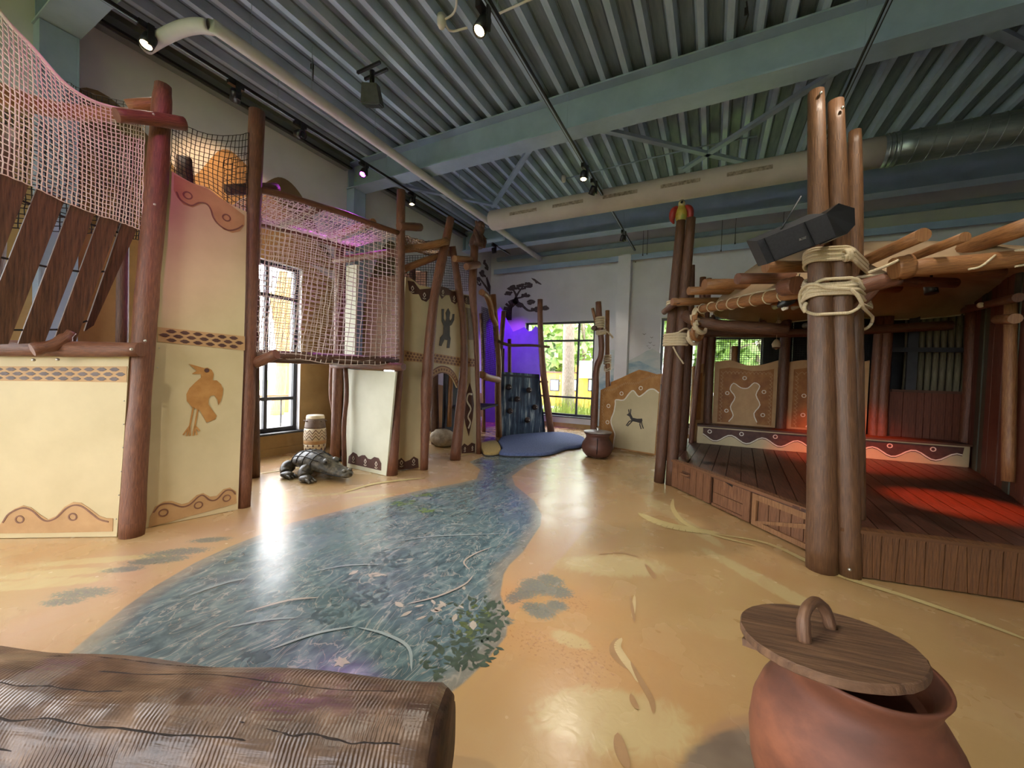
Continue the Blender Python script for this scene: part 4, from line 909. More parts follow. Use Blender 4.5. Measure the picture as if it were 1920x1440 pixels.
# logs and nets of the hut
def lg(name, pts, r, mat=M_log, seed=1, par=tH): mb = MB(); log(mb, pts, r, seed); return mb.obj(name, mat, par)
lg('cross_log', [W(622, 684, Y=g3.y - .12), W(690, 686, Y=g3.y - .12), W(757, 688, Y=g3.y - .12)], .05, M_log, 31)
lg('cross_log', [W(748, 424, X=X3 + .1), W(788, 426, X=X3 + .1)], .055, M_log, 32)
lg('cross_log', [W(752, 468, X=X3 - .12), W(800, 462, X=X4 - .02), W(838, 452, X=X4 + .12)], .055, M_logt, 33)
lg('cross_log', [W(756, 505, X=X3 - .1), W(800, 488, X=X4 - .1), W(850, 470, X=X4 - .1)], .05, M_logt, 34)
lg('cross_log', [W(852, 485, X=X5 + .12), W(883, 487, X=X5 + .12)], .05, M_logt, 35)
lg('cross_log', [W(874, 500, X=X6 + .1), W(897, 496, X=X6 + .1)], .055, M_log, 36)
M_brownnet = pm('brown_rope', (130, 96, 62), (160, 122, 84), rough=.8)
MB().net(netgrid([W(756, 440, X=X3 - .1), W(800, 452, X=X4 - .1), W(838, 450, X=X4 - .05)], [W(756, 468, X=X3), W(800, 470, X=X4), W(836, 468, X=X4)], 8, 24, None, 8, .01), .005).obj('roof_net', M_brownnet, tH)
MB().net(netgrid([W(758, 440, X=-5.0), W(838, 470, X=-5.0)], [W(756, 468, X=X3 - .1), W(845, 480, X=X4 - .1)], 16, 24, (0, 0, -.1), 8, .01), .005).obj('roof_net', M_brownnet, tH)
MB().net(netgrid([W(758, 480, X=X3 - .15), W(830, 478, X=X4 - .15), W(885, 490, X=X6 - .1)], [W(758, 540, X=X3 - .15), W(830, 545, X=X4 - .15), W(885, 545, X=X6 - .1)], 14, 30, None, 9, .004), .0035).obj('black_net', M_blacknet, tH)
zf = 1.5
MB().box(((X4 - 5.3) / 2, (g3.y + G(894, 852).y) / 2, zf), (1.0, G(894, 852).y - g3.y - .1, .06)).obj('platform', M_plank, tH)
for (x, y) in ((-5.2, g3.y + .1), (-5.2, g3.y + 1.9)):
    lg('post', [(x, y, 0), (x + .03, y, 1.8), (x, y, 3.4)], .08, M_log, 37)
lg('post', [W(816, 832, X=-4.9), W(814, 700, X=-4.9)], .08, M_logd, 38); lg('post', [W(842, 800, X=-4.6), W(846, 700, X=-4.6)], .05, M_logt, 39)
# inner boards of the hut seen through the net bridge
pI = Pl((-4.95, g3.y + .02), (-4.7, g3.y + .02)); board(tH, pI, [(0, zf), (.22, zf), (.22, 3.0), (0, 3.0)], M_pale, 'inner_panel')
pI2 = Pl((-5.95, g3.y + 1.3), (-4.5, g3.y + 1.3)); board(tH, pI2, [(0, zf), (1.45, zf), (1.45, 3.2), (0, 3.2)], M_midp, 'inner_panel')
lg('inner_post', [(-4.45, g3.y + .9, zf), (-4.45, g3.y + .9, 3.2)], .05, M_logd, 40)
lg('top_log', [(-5.25, g3.y + .05, 3.12), (X3, g3.y + .05, 3.1)], .055, M_log, 41)
t = thing('boulder', G(830, 822, .15) - Vector((0, 0, .15)), 'pale rough boulder lying inside the arched doorway', 'boulder')
mb = MB(); c = G(830, 822, .15); rg = random.Random(5); mb.ball(Vector((c.x, c.y, .16)), (.28, .22, .18), 16, 10)
for v in range(len(mb.v)): mb.v[v] = mb.v[v] + Vector((rg.uniform(-.015, .015), rg.uniform(-.015, .015), rg.uniform(-.01, .01)))
mb.obj('stone', pm('grey_stone', (128, 116, 98), (182, 168, 146), ns=9, detail=8, rough=.85, bump=.6), t)
# carved figure on the hut's corner post
hp = W(893, 462, X=X6); t = thing('carved_figure', hp, 'dark brown carved animal figure crouching on top of the hut corner post', 'figure')
M_carv = pm('dark_carved_wood', (58, 34, 26), (92, 58, 44), ns=18, rough=.55, bump=.5)
mb = MB().tube(smoothpath([hp + Vector((0, 0, -.02)), hp + Vector((.01, 0, .1)), hp + Vector((.03, 0, .2)), hp + Vector((.05, .0, .27)), hp + Vector((.07, -.02, .33)), hp + Vector((.09, -.03, .36))], 3), [.11, .12, .125, .12, .11, .1, .09, .085, .09, .092, .09, .08, .07, .06, .05, .03], 14); mb.obj('body', M_carv, t)
mb = MB().ball(hp + Vector((.07, -.01, .34)), (.085, .08, .075)); mb.obj('head', M_carv, t)
for s in (-1, 1):
    MB().tube(smoothpath([hp + Vector((.02, s * .09, .24)), hp + Vector((.09, s * .12, .12)), hp + Vector((.11, s * .06, .0))], 4), .035, 8).obj('limb', M_carv, t)
    MB().ball(hp + Vector((.03, s * .075, .38)), (.025, .015, .03), 8, 6).obj('ear', M_carv, t)
MB().ball(hp + Vector((.145, -.03, .32)), (.03, .03, .025), 8, 6).obj('muzzle', M_carv, t)

# ---- climbing wall at the back
gc1, gc2 = G(936, 819), G(1027, 813)
pC = Pl(gc1, gc2)
t = thing('climbing_wall', gc1, 'dark blue climbing board with a painted waterfall between two crooked posts', 'climbing wall')
mb = MB(); logPl(mb, pC, [(933, 822), (931, 730), (933, 690), (929, 636), (922, 553)], [12, 12, 10, 11, 10], .06, 51); mb.obj('post', M_logt, t)
mb = MB(); logPl(mb, pC, [(1031, 814), (1018, 716), (1013, 660), (1010, 600), (1010, 562)], [13, 12, 11, 10, 10], .06, 52); mb.obj('post', M_log, t)
M_fall = pm('waterfall_paint', (24, 42, 64), (160, 170, 168), (8, 8, .8), 1.6, 5, .5, contrast=(.44, .64), c3=(62, 86, 104))
pan = board(t, pC, on(pC, [(939, 697), (1011, 702), (1023, 812), (938, 817)]), M_fall, 'climbing_board', .04, 0)
mb = MB(); pC.stroke(mb, on(pC, [(939, 703), (1011, 708)]), .05, .01, .01); mb.obj('top_batten', pm('navy_paint', (24, 34, 50), rough=.5), t)
for px, py in Z7([(332, 885), (467, 905), (388, 965), (507, 1020), (340, 1045), (457, 1105)]):
    c = pC.P(px, py, .05); mb = MB().ball(c, (.075, .075, .07), 10, 7); h = mb.obj('climbing_hold', pm('dark_hold', (46, 32, 28), (64, 46, 40), ns=12, rough=.3), t)
    MB().ball(c + pC.n * .07, .014, 8, 5).obj('hold_bolt', M_bolt, h)
mb = MB(); logPl(mb, pC, [(929, 640), (940, 645), (957, 648), (993, 648), (1024, 651)], [6, 6, 6, 5, 5], .12, 53, 8); mb.obj('branch_rail', M_logd, t)
for pts, w, m_ in (([(967, 800), (968, 698), (977, 576)], 9, M_log), ([(988, 800), (988, 698), (988, 632)], 7, M_log), ([(975, 800), (975, 698), (976, 651)], 5, M_logd), ([(938, 800), (936, 660), (932, 580)], 7, M_log)):
    mb = MB(); P = [pC.P(a, b, -.8) for a, b in pts]; P[0].z = 0; log(mb, P, w / 2 * depth_of(P[1]) / FPX, 54); mb.obj('rear_post', m_, t)
MB().slab([pC.pt(-.0, 1.32, -.05), pC.pt(pC.L, 1.32, -.05), pC.pt(pC.L, 1.32, -.9), pC.pt(0, 1.32, -.9)], (0, 0, -.05)).obj('platform', M_plank, t)
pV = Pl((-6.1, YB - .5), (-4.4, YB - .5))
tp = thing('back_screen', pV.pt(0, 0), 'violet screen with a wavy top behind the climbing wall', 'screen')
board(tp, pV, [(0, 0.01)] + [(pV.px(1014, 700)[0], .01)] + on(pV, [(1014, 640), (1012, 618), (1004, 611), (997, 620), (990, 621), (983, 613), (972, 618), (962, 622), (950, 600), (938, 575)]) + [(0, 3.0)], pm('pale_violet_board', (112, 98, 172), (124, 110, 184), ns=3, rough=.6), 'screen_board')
# dark cave between hut and climbing wall
pK = Pl(G(904, 838), G(932, 822)); t = thing('crawl_cave', pK.pt(0, 0), 'dark crawl-through cave between the hut and the climbing wall', 'cave')
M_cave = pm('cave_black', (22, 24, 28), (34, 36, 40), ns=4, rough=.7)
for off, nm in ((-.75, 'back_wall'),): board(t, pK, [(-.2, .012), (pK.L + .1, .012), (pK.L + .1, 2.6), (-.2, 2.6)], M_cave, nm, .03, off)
z7 = pK.px(915, 712)[1]; MB().slab([pK.pt(-.1, z7 - .55, 0), pK.pt(pK.L, z7 - .55, 0), pK.pt(pK.L, z7 - .55, -.7), pK.pt(-.1, z7 - .55, -.7)], (0, 0, -.04)).obj('shelf', M_cave, t)
mb = MB(); log(mb, [pK.P(898, 702, .05), pK.P(912, 708, .05), pK.P(930, 712, .05)], .07, 61); mb.obj('log_step', M_logt, t)
MB().net(netgrid([pK.P(903, 575, .0), pK.P(928, 585, .0)], [pK.P(903, 700, .0), pK.P(930, 705, .0)], 34, 16, None, 3, .003), .005).obj('black_net', M_blacknet, t)
mb = MB(); log(mb, [pK.P(893, 548, .1), pK.P(903, 556, .1), pK.P(910, 574, .1), pK.P(914, 594, .1), pK.P(921, 608, .1)], .055, 62); mb.obj('crooked_branch', M_logt, t)
# soft mats
def mat_pad(name, px, mat, label, h=.1):
    P = [(p.x, p.y) for p in smoothpath([G(a, b, h) for a, b in px] + [G(*px[0], h)], 4)[:-1]]
    mb = MB(); c = sum((Vector((a, b, 0)) for a, b in P), Vector()) / len(P)
    k = len(P); levels = ((1.0, .002), (1.0, h * .6), (.985, h * .92), (.95, h))
    for s, z in levels:
        for a, b in P: mb.v.append(Vector((c.x + (a - c.x) * s, c.y + (b - c.y) * s, z)))
    for l in range(3):
        for i in range(k): j = (i + 1) % k; mb.face([l * k + i, l * k + j, (l + 1) * k + j, (l + 1) * k + i], [(0, 0)] * 4, True)
    tr = tessellate_polygon([[Vector((a, b, 0)) for a, b in P]])
    for a, b, d in tr:
        q = [3 * k + a, 3 * k + b, 3 * k + d]
        if (mb.v[q[1]] - mb.v[q[0]]).cross(mb.v[q[2]] - mb.v[q[0]]).z < 0: q = q[::-1]
        mb.face(q, [(0, 0)] * 3)
    t = thing(name, (c.x, c.y, 0), label, 'mat'); mb.obj('mat_body', mat, t)
    e = MB(); e.tube([Vector((a, b, .012)) for a, b in P] + [Vector((P[0][0], P[0][1], .012))], .012, 6, cap=False); e.obj('edge_seam', M_frame, t)
mat_pad('floor_mat', [(934, 826), (942, 838), (938, 848), (985, 850), (1030, 848), (1062, 838), (1092, 833), (1094, 818), (1050, 809), (985, 812), (944, 817)], pm('blue_mat', (70, 84, 124), (92, 106, 146), ns=40, detail=3, rough=.9), 'thick blue play mat in front of the climbing wall', .07)
mat_pad('floor_mat', [(904, 842), (910, 848), (934, 847), (939, 838), (931, 826), (915, 826), (900, 832)], pm('sand_mat', (150, 126, 74), (172, 148, 92), ns=40, detail=3, rough=.9), 'sand-coloured play mat left of the blue mat', .07)

# ---- roped posts and the antelope board
gS = G(1116, 838)
t = thing('roped_posts', gS, 'pair of crooked posts lashed with rope left of the antelope board', 'posts')
def logY(mb, pts, Y, widths, seed=0, n=12): P = [W(a, b, Y=Y) for a, b in pts]; d = depth_of(P[0]); return log(mb, P, [w / 2 * d / FPX for w in widths], seed, n)
mb = MB(); logY(mb, [(1113, 838), (1114, 790), (1117, 730), (1119, 690), (1127, 668), (1128, 640), (1124, 605), (1122, 566)], gS.y, [13, 13, 12, 12, 12, 12, 12, 11], 71); mb.obj('post', M_log, t)
mb = MB(); logY(mb, [(1139, 838), (1140, 713), (1139, 647), (1139, 582)], gS.y + .3, [9, 9, 9, 8], 72); mb.obj('post', M_logt, t)
mb = MB(); logY(mb, [(1117, 604), (1111, 578)], gS.y, [6, 6], 73); mb.obj('stub_branch', M_logt, t)
mb = MB(); log(mb, [W(1113, 615, Y=gS.y - .18), W(1122, 617, Y=gS.y + .1), W(1130, 620, Y=gS.y + .3)], .05, 74); mb.obj('cross_log', M_logd, t)
def lash(parent, c, axis, r, n, h, rr=.012, tilt=0.0, seed=0, mat=None):
    """rope wound round: n turns over height h about point c"""
    rg = random.Random(seed); u, w, d = basis(axis); P = []
    for i in range(n * 14 + 1):
        a = 2 * math.pi * i / 14; z = -h / 2 + h * i / (n * 14) + tilt * math.sin(a)
        P.append(Vector(c) + (u * math.cos(a) + w * math.sin(a)) * (r + rg.uniform(0, .004)) + d * z)
    return MB().tube(P, rr, 6).obj('rope_lashing', mat or M_rope, parent)
lash(t, W(1125, 606, Y=gS.y), (0, 0, 1), .08, 5, .24, .024); lash(t, W(1127, 622, Y=gS.y), (0, 0, 1), .085, 3, .1, .02, .04); lash(t, W(1139, 675, Y=gS.y + .3), (0, 0, 1), .065, 4, .2, .02); lash(t, W(1139, 690, Y=gS.y + .3), (0, 0, 1), .065, 2, .08, .012, .06)
MB().tube(smoothpath([W(1127, 621, Y=gS.y - .1), W(1138, 622, Y=gS.y - .05), W(1147, 630, Y=gS.y), W(1149, 634, Y=gS.y)], 4), .02, 6).obj('rope_tail', M_rope, t)

pN = Pl(G(1122, 836), G(1228, 854))
t = thing('antelope_board', pN.pt(pN.L / 2, 0), 'low cream board with a leaping antelope and brown wavy border', 'partition')
inner = curve2(Z7([(1042, 1300), (1050, 1240), (1055, 1200), (1040, 1160), (1028, 1110), (1048, 1055), (1058, 1000), (1062, 970), (1115, 972), (1150, 930), (1180, 908), (1215, 948), (1250, 930), (1285, 902), (1320, 900), (1352, 925)]), 3)
pan = board(t, pN, [(a, max(b, .012)) for a, b in on(pN, Z7([(958, 905), (1000, 885), (1060, 865), (1130, 838), (1200, 818), (1270, 826), (1365, 802), (1325, 1348), (1040, 1305), (942, 1270)]))], M_ochre)
paint(pan, pN, [(a, max(b, .03)) for a, b in on(pN, inner + Z7([(1350, 960), (1322, 1335)]))], M_cream, 'cream_field')
lines(pan, pN, [on(pN, inner)], .025, M_whitep, 'wave_line', .007, 0)
rings(pan, pN, on(pN, Z7([(1100, 928), (1230, 892), (1012, 1012), (1005, 1122)])), .035, .014, M_whitep)
rg = random.Random(2); mb = MB()
for i in range(26):
    x = 985 + i * 13.5; y = 905 - i * 3.6 + 10 * math.sin(i * .5); q = [(x, y + 8), (x + 7, y - 8), (x + 14, y + 6), (x + 20, y - 6)]; pN.stroke(mb, on(pN, Z7(q)), .008, .006)
for i in range(16):
    x = 968 + 4 * math.sin(i); y = 930 + i * 20; pN.stroke(mb, on(pN, Z7([(x, y), (x + 12, y + 14), (x + 4, y + 26)])), .008, .006)
mb.obj('scratch_marks', M_tanp, pan)
ant = paint(pan, pN, on(pN, Z7([(1134, 1072), (1150, 1060), (1164, 1066), (1176, 1092), (1205, 1098), (1228, 1098), (1238, 1096), (1242, 1112), (1234, 1122), (1226, 1128), (1198, 1120), (1178, 1116), (1164, 1104), (1154, 1084), (1144, 1078)])), M_dkp, 'painted_antelope', .008)
mb = MB()
for q in ([(1180, 1108), (1152, 1116), (1132, 1145)], [(1176, 1110), (1160, 1128), (1140, 1148)], [(1228, 1115), (1224, 1138), (1233, 1168)], [(1234, 1112), (1238, 1138), (1248, 1165)], [(1153, 1064), (1148, 1035)], [(1160, 1066), (1163, 1033)]): pN.stroke(mb, on(pN, Z7(q)), .022, .008)
mb.obj('painted_legs_and_horns', M_dkp, pan)
board(t, pN, on(pN, Z7([(985, 890), (988, 850), (1060, 820), (1120, 790), (1180, 765), (1230, 775), (1300, 796), (1365, 790), (1365, 860), (1200, 880)])), M_ochre, 'rear_board', .03, -.25)

# ---- loose objects on the floor at the left
# drum
c = G(590, 852); t = thing('painted_drum', c, 'tall wooden drum with zigzag and lozenge bands under the window', 'drum')
H = .66
def dr(z): q = z / H; return .175 * (1 - .28 * abs(q - .42) ** 1.6 * 2.2)
def band(z0, z1, mat, name, ex=0.0): MB().lathe(c, [(dr(z0 + (z1 - z0) * i / 6) + ex, z0 + (z1 - z0) * i / 6) for i in range(7)], 32).obj(name, mat, t)
M_dtaupe = pm('taupe_wood', (96, 80, 68), (120, 102, 88), ns=12, rough=.6); M_dcream = pm('cream_wood', (206, 192, 160), (220, 206, 176), ns=12, rough=.6)
band(0, .19, M_dcream, 'lower_band'); band(.19, .25, M_tanp, 'middle_band'); band(.25, .45, M_dcream, 'zigzag_band'); band(.45, .61, M_dtaupe, 'upper_band'); band(.61, H, M_dcream, 'rim_band', .004)
def onD(a, z, e=.003): return c + Vector((math.cos(a) * (dr(z) + e), math.sin(a) * (dr(z) + e), z))
for zb, zt, mat, nm in ((.37, .43, M_brownp, 'zigzag_line'), (.32, .38, M_midp, 'zigzag_line'), (.27, .33, M_brownp, 'zigzag_line')):
    mb = MB()
    for i in range(22):
        a0 = 2 * math.pi * i / 22; a1 = 2 * math.pi * (i + 1) / 22; za, zb_ = (zb, zt) if i % 2 else (zt, zb)
        o = len(mb.v); mb.v += [onD(a0, za - .008), onD(a1, zb_ - .008), onD(a1, zb_ + .008), onD(a0, za + .008)]; mb.face([o, o + 1, o + 2, o + 3], [(0, 0)] * 4)
    mb.obj(nm, mat, t)
mb = MB()
for i in range(12):
    a = 2 * math.pi * i / 12
    for z, s in ((.09, .055), (.17, .025), (.02, .025)):
        aa = a + (0 if s > .03 else math.pi / 12)
        o = len(mb.v); mb.v += [onD(aa, max(z - s, .003)), onD(aa + s * 3.2, z), onD(aa, z + s), onD(aa - s * 3.2, z)]; mb.face([o, o + 1, o + 2, o + 3], [(0, 0)] * 4)
mb.obj('lozenges', M_brownp, t)
MB().lathe(c, [(.001, H + .004), (dr(H) * .97, H + .004), (dr(H), H - .004)], 32).obj('drum_skin', M_whitep, t)
for i in range(8):
    a = 2 * math.pi * i / 8; MB().tube([onD(a, .57, .0), onD(a, .57, .03)], .012, 8).obj('peg', M_dtaupe, t)

# crocodile carving
cc = G(598, 897); t = thing('crocodile_statue', cc, 'dark carved crocodile statue with a shell-patterned back on the floor', 'statue')
M_croc = pm('dark_carving', (44, 42, 36), (112, 104, 84), ns=16, detail=6, rough=.35, bump=.4, c3=(72, 68, 56))
A = G(548, 882); B = G(650, 903); ax = (B - A); LN = ax.length; ax.normalize(); sd_ = Vector((-ax.y, ax.x, 0)); up = Vector((0, 0, 1))
def cp(s, x, z): return A + ax * (s * LN) + sd_ * x + up * z
def croc_body():
    st = [(-.04, .02, .015, .07), (.03, .05, .035, .1), (.1, .11, .075, .14), (.2, .165, .11, .17), (.32, .19, .13, .185), (.45, .195, .135, .185), (.56, .18, .125, .17), (.64, .155, .115, .155), (.72, .145, .1, .14), (.8, .13, .08, .12), (.9, .11, .06, .1), (.98, .095, .052, .095), (1.03, .08, .046, .09), (1.06, .03, .02, .09)]
    mb = MB(); n = 18
    for s, w, h, z in st:
        for j in range(n):
            a = 2 * math.pi * j / n; hh = h * (1.15 if math.sin(a) > 0 else .8); mb.v.append(cp(s, math.cos(a) * w, z + math.sin(a) * hh))
    for i in range(len(st) - 1):
        for j in range(n): j2 = (j + 1) % n; mb.face([i * n + j, i * n + j2, (i + 1) * n + j2, (i + 1) * n + j], [(0, 0)] * 4, True)
    mb.face(list(range(n))[::-1], [(0, 0)] * n); mb.face([(len(st) - 1) * n + j for j in range(n)], [(0, 0)] * n)
    # carved back plates: ridges across and along
    return mb, st
mb, st = croc_body(); bd = mb.obj('body', M_croc, t)
M_groove = pm('carved_groove', (26, 24, 22), rough=.6)
def shell(s):
    for i in range(len(st) - 1):
        if st[i][0] <= s <= st[i + 1][0]:
            f = (s - st[i][0]) / (st[i + 1][0] - st[i][0]); return [st[i][k] + (st[i + 1][k] - st[i][k]) * f for k in (1, 2, 3)]
for s in (.2, .32, .44, .56):
    w, h, z = shell(s); MB().tube([cp(s, math.cos(a) * (w + .002), z + math.sin(a) * (h * 1.15 + .002)) for a in [math.pi * k / 12 for k in range(13)]], .006, 5).obj('carved_line', M_groove, bd)
for a in (.6, 1.2, 1.9, 2.5):
    MB().tube([cp(s, math.cos(a) * (shell(s)[0] + .002), shell(s)[2] + math.sin(a) * (shell(s)[1] * 1.15 + .002)) for s in [.14 + .05 * k for k in range(11)]], .006, 5).obj('carved_line', M_groove, bd)
MB().tube([cp(.46 + .07 * math.cos(k * .5236) , .05 + .045 * math.sin(k * .5236), .335 - .03 * abs(math.sin(k * .5236))) for k in range(13)], .007, 5).obj('carved_ring', M_croc, bd)
for s_, x_, fw in ((.16, -.17, -1), (.16, .17, 1), (.5, -.17, -1), (.5, .17, 1)):
    mb = MB().tube(smoothpath([cp(s_, x_ * .7, .12), cp(s_ + .0, x_ * 1.1, .11), cp(s_ + .03, x_ * 1.4, .075), cp(s_ + .08, x_ * 1.6, .055)], 3), [.07, .08, .085, .085, .08, .075, .07, .065, .06, .055], 12); leg = mb.obj('leg', M_croc, t)
    mb = MB().ball(cp(s_ + .12, x_ * 1.65, .045), (.1, .075, .046)); mb.obj('foot', M_croc, leg)
    for k in (-1, 0, 1): MB().tube([cp(s_ + .17, x_ * 1.65 + k * .04, .045), cp(s_ + .25, x_ * 1.65 + k * .045, .02)], [.024, .014], 6).obj('claw', M_croc, leg)
for x_ in (-.06, .06):
    e = MB().ball(cp(.72, x_ * 1.2, .225), (.055, .045, .05)).obj('brow', M_croc, t); MB().ball(cp(.75, x_ * 1.75, .235), .02, 8, 6).obj('eye', M_bolt if False else M_groove, e)
    MB().ball(cp(1.0, x_ * .7, .145), (.035, .028, .024)).obj('nostril', M_croc, t)
MB().tube([cp(.72, -.147, .11), cp(.85, -.121, .09), cp(.98, -.097, .085), cp(1.055, 0, .085), cp(.98, .097, .085), cp(.85, .121, .09), cp(.72, .147, .11)], .007, 5).obj('mouth_line', M_groove, t)

# clay pot by the mat
c = G(1119, 856); t = thing('clay_pot', c, 'small dark brown clay pot with a flat lid in front of the blue mat', 'pot')
M_clayd = pm('dark_clay', (74, 46, 36), (104, 68, 54), ns=5, rough=.55)
MB().lathe(c, [(.12, 0), (.2, .02), (.26, .09), (.285, .17), (.27, .25), (.225, .32), (.205, .36), (.215, .4), (.245, .43), (.235, .44), (.2, .42)], 36).obj('pot_body', M_clayd, t)
MB().lathe(c, [(.001, .445), (.25, .445), (.255, .455), (.25, .465), (.06, .475), (.001, .476)], 36).obj('lid', pm('dull_metal_lid', (120, 112, 106), (150, 142, 134), ns=6, rough=.4), t)
MB().lathe(c, [(.001, .47), (.03, .47), (.022, .49), (.03, .515), (.02, .53), (.001, .53)], 14).obj('lid_knob', M_bolt, t)
dv = (Vector((CAM[0], CAM[1], 0)) - Vector((c.x, c.y, 0))).normalized(); pr = [(.262, .09), (.288, .17), (.273, .25), (.229, .32), (.21, .36)]
MB().tube([c + dv * (r_ + .0) + Vector((0, 0, z_)) for r_, z_ in pr], .008, 6).obj('dark_seam', M_black, t)

# ------------------------------------------------------------------ right side: stage and its roof of logs
SZ = .36
def ext(a, b, s): return a + (b - a) * s
sL = G(1262, 913); sM = G(1560, 1058); sR0 = G(1620, 1085); sR1 = G(1912, 1129); sR = ext(sR0, sR1, 4.2)
bL = G(1309, 831, SZ); bR = G(1815, 877, SZ); bL.z = bR.z = 0
bd_ = (bR - bL).normalized(); bn = Vector((-bd_.y, bd_.x, 0))        # along the bench, and backwards
BL = bL - bd_ * .35 + bn * .5; BR = bL + bd_ * 5.2 + bn * .5
stage_poly = [sL, sM, sR0, sR, BR, BL]
def clip(poly, nx, ny, c):
    """keep nx*x+ny*y <= c"""
    out = []
    for i in range(len(poly)):
        a, b = poly[i], poly[(i + 1) % len(poly)]; da = nx * a.x + ny * a.y - c; db = nx * b.x + ny * b.y - c
        if da <= 0: out.append(a)
        if da * db < 0: out.append(a + (b - a) * (da / (da - db)))
    return out
t = thing('stage', sM, 'low dark wooden stage with plank floor, drawers and plank skirting', 'stage')
MB().slab([Vector((p.x, p.y, SZ - .03)) + (Vector((1.6, 6.0, 0)) - Vector((p.x, p.y, 0))).normalized() * .06 for p in stage_poly], (0, 0, -(SZ - .035))).obj('stage_base', M_plank, t)
pd = Vector((.06, 1, 0)).normalized(); pnx, pny = pd.y, -pd.x
cs = [pnx * p.x + pny * p.y for p in stage_poly]; k = min(cs); i = 0
while k < max(cs):
    q = clip(clip(stage_poly, pnx, pny, k + .148), -pnx, -pny, -(k + .004))
    if len(q) >= 3: MB().slab([Vector((p.x, p.y, SZ)) for p in q], (0, 0, -.03)).obj('floor_plank', M_stage, t)
    k += .152; i += 1
# left front: door, drawer and braced gate
pS = Pl(sL, G(1511, 1031)); Z5b = zc(1240, 840, .16667)
M_front2 = pm('front_board', (106, 70, 46), (146, 102, 70), (14, 1, 1), 5, 6, .6, bump=.4, coord='UV')
def uu(px): return pS.px(px, 930)[0]
us = [pS.px(*Z5b([(x, y)])[0])[0] for x, y in ((130, 290), (560, 480), (585, 480), (1010, 680), (1040, 700), (1640, 900))]
MB().slab([pS.pt(-.02, SZ + .012, .03), pS.pt(pS.L + .25, SZ + .012, .03), pS.pt(pS.L + .25, SZ + .012, -.06), pS.pt(-.02, SZ + .012, -.06)], (0, 0, -.03)).obj('edge_trim', M_front2, t)
door = MB(); pS.slab(door, [(us[0], .015), (us[1], .015), (us[1], SZ - .025), (us[0], SZ - .025)], -.004, .015); door = door.obj('door', M_plank, t)
nb = 6
for i in range(nb):
    a = us[0] + (us[1] - us[0]) * i / nb; b = us[0] + (us[1] - us[0]) * (i + .93) / nb
    mb = MB(); pS.slab(mb, [(a, .012), (b, .012), (b, SZ - .022), (a, SZ - .022)], .012, .015); mb.obj('board', M_front2, door)
hc = on(pS, Z5b([(290, 300)]))[0]
mb = MB(); mb.tube(smoothpath([pS.pt(hc[0] - .06, hc[1], .01), pS.pt(hc[0] - .055, hc[1], .05), pS.pt(hc[0] + .055, hc[1], .05), pS.pt(hc[0] + .06, hc[1], .01)], 4), .014, 8); mb.obj('handle', M_front2, door)
mb = MB(); pS.slab(mb, [(hc[0] - .08, hc[1] - .035), (hc[0] + .08, hc[1] - .035), (hc[0] + .08, hc[1] + .035), (hc[0] - .08, hc[1] + .035)], .016, .003); mb.obj('handle_plate', M_plank, door)
dw = MB(); pS.slab(dw, [(us[2], .015), (us[3], .015), (us[3], SZ - .025), (us[2], SZ - .025)], -.004, .015); dw = dw.obj('drawer', M_plank, t)
for z0, z1 in ((.045, .165), (.172, SZ - .03)):
    mb = MB(); pS.slab(mb, [(us[2] + .01, z0), (us[3] - .1, z0), (us[3] - .1, z1), (us[2] + .01, z1)], .01, .013); mb.obj('board', M_front2, dw)
mb = MB(); pS.slab(mb, [(us[3] - .09, .012), (us[3], .012), (us[3], SZ - .03), (us[3] - .09, SZ - .03)], .02, .022); mb.obj('stile', M_front2, dw)
mb = MB(); pS.slab(mb, [(us[2], .012), (us[3] - .09, .012), (us[3] - .09, .04), (us[2], .04)], .018, .02); mb.obj('bottom_rail', M_front2, dw)
hs = on(pS, Z5b([(770, 410)]))[0]; mb = MB(); pS.slab(mb, [(hs[0] - .06, hs[1] + .01), (hs[0] + .05, hs[1] - .015), (hs[0] + .06, hs[1] + .012), (hs[0] - .03, hs[1] + .028)], .0125, .002); mb.obj('finger_slot', M_black, dw)
gt = MB(); pS.slab(gt, [(us[4], .015), (us[5] + .1, .015), (us[5] + .1, SZ - .025), (us[4], SZ - .025)], -.012, .012); gt = gt.obj('gate', M_plank, t)
for i in range(5):
    a = us[4] + .06 + (us[5] + .1 - us[4] - .06) * i / 5; b = us[4] + .06 + (us[5] + .1 - us[4] - .06) * (i + .93) / 5
    mb = MB(); pS.slab(mb, [(a, .05), (b, .05), (b, SZ - .08), (a, SZ - .08)], .004, .015); mb.obj('board', M_front2, gt)
for pts in ([(us[4], .012), (us[5] + .12, .012), (us[5] + .12, .06), (us[4], .06)], [(us[4], SZ - .09), (us[5] + .12, SZ - .09), (us[5] + .12, SZ - .03), (us[4], SZ - .03)], [(us[4], .06), (us[4] + .05, .06), (us[4] + .05, SZ - .09), (us[4], SZ - .09)], [(us[4] + .05, .06), (us[4] + .13, .06), (us[5] + .12, SZ - .14), (us[5] + .12, SZ - .09)]):
    mb = MB(); pS.slab(mb, pts, .026, .024); mb.obj('frame_board', pm('gate_frame_board', (128, 90, 58), (164, 120, 80), (14, 1, 1), 5, 6, .6, bump=.3, coord='UV'), gt)
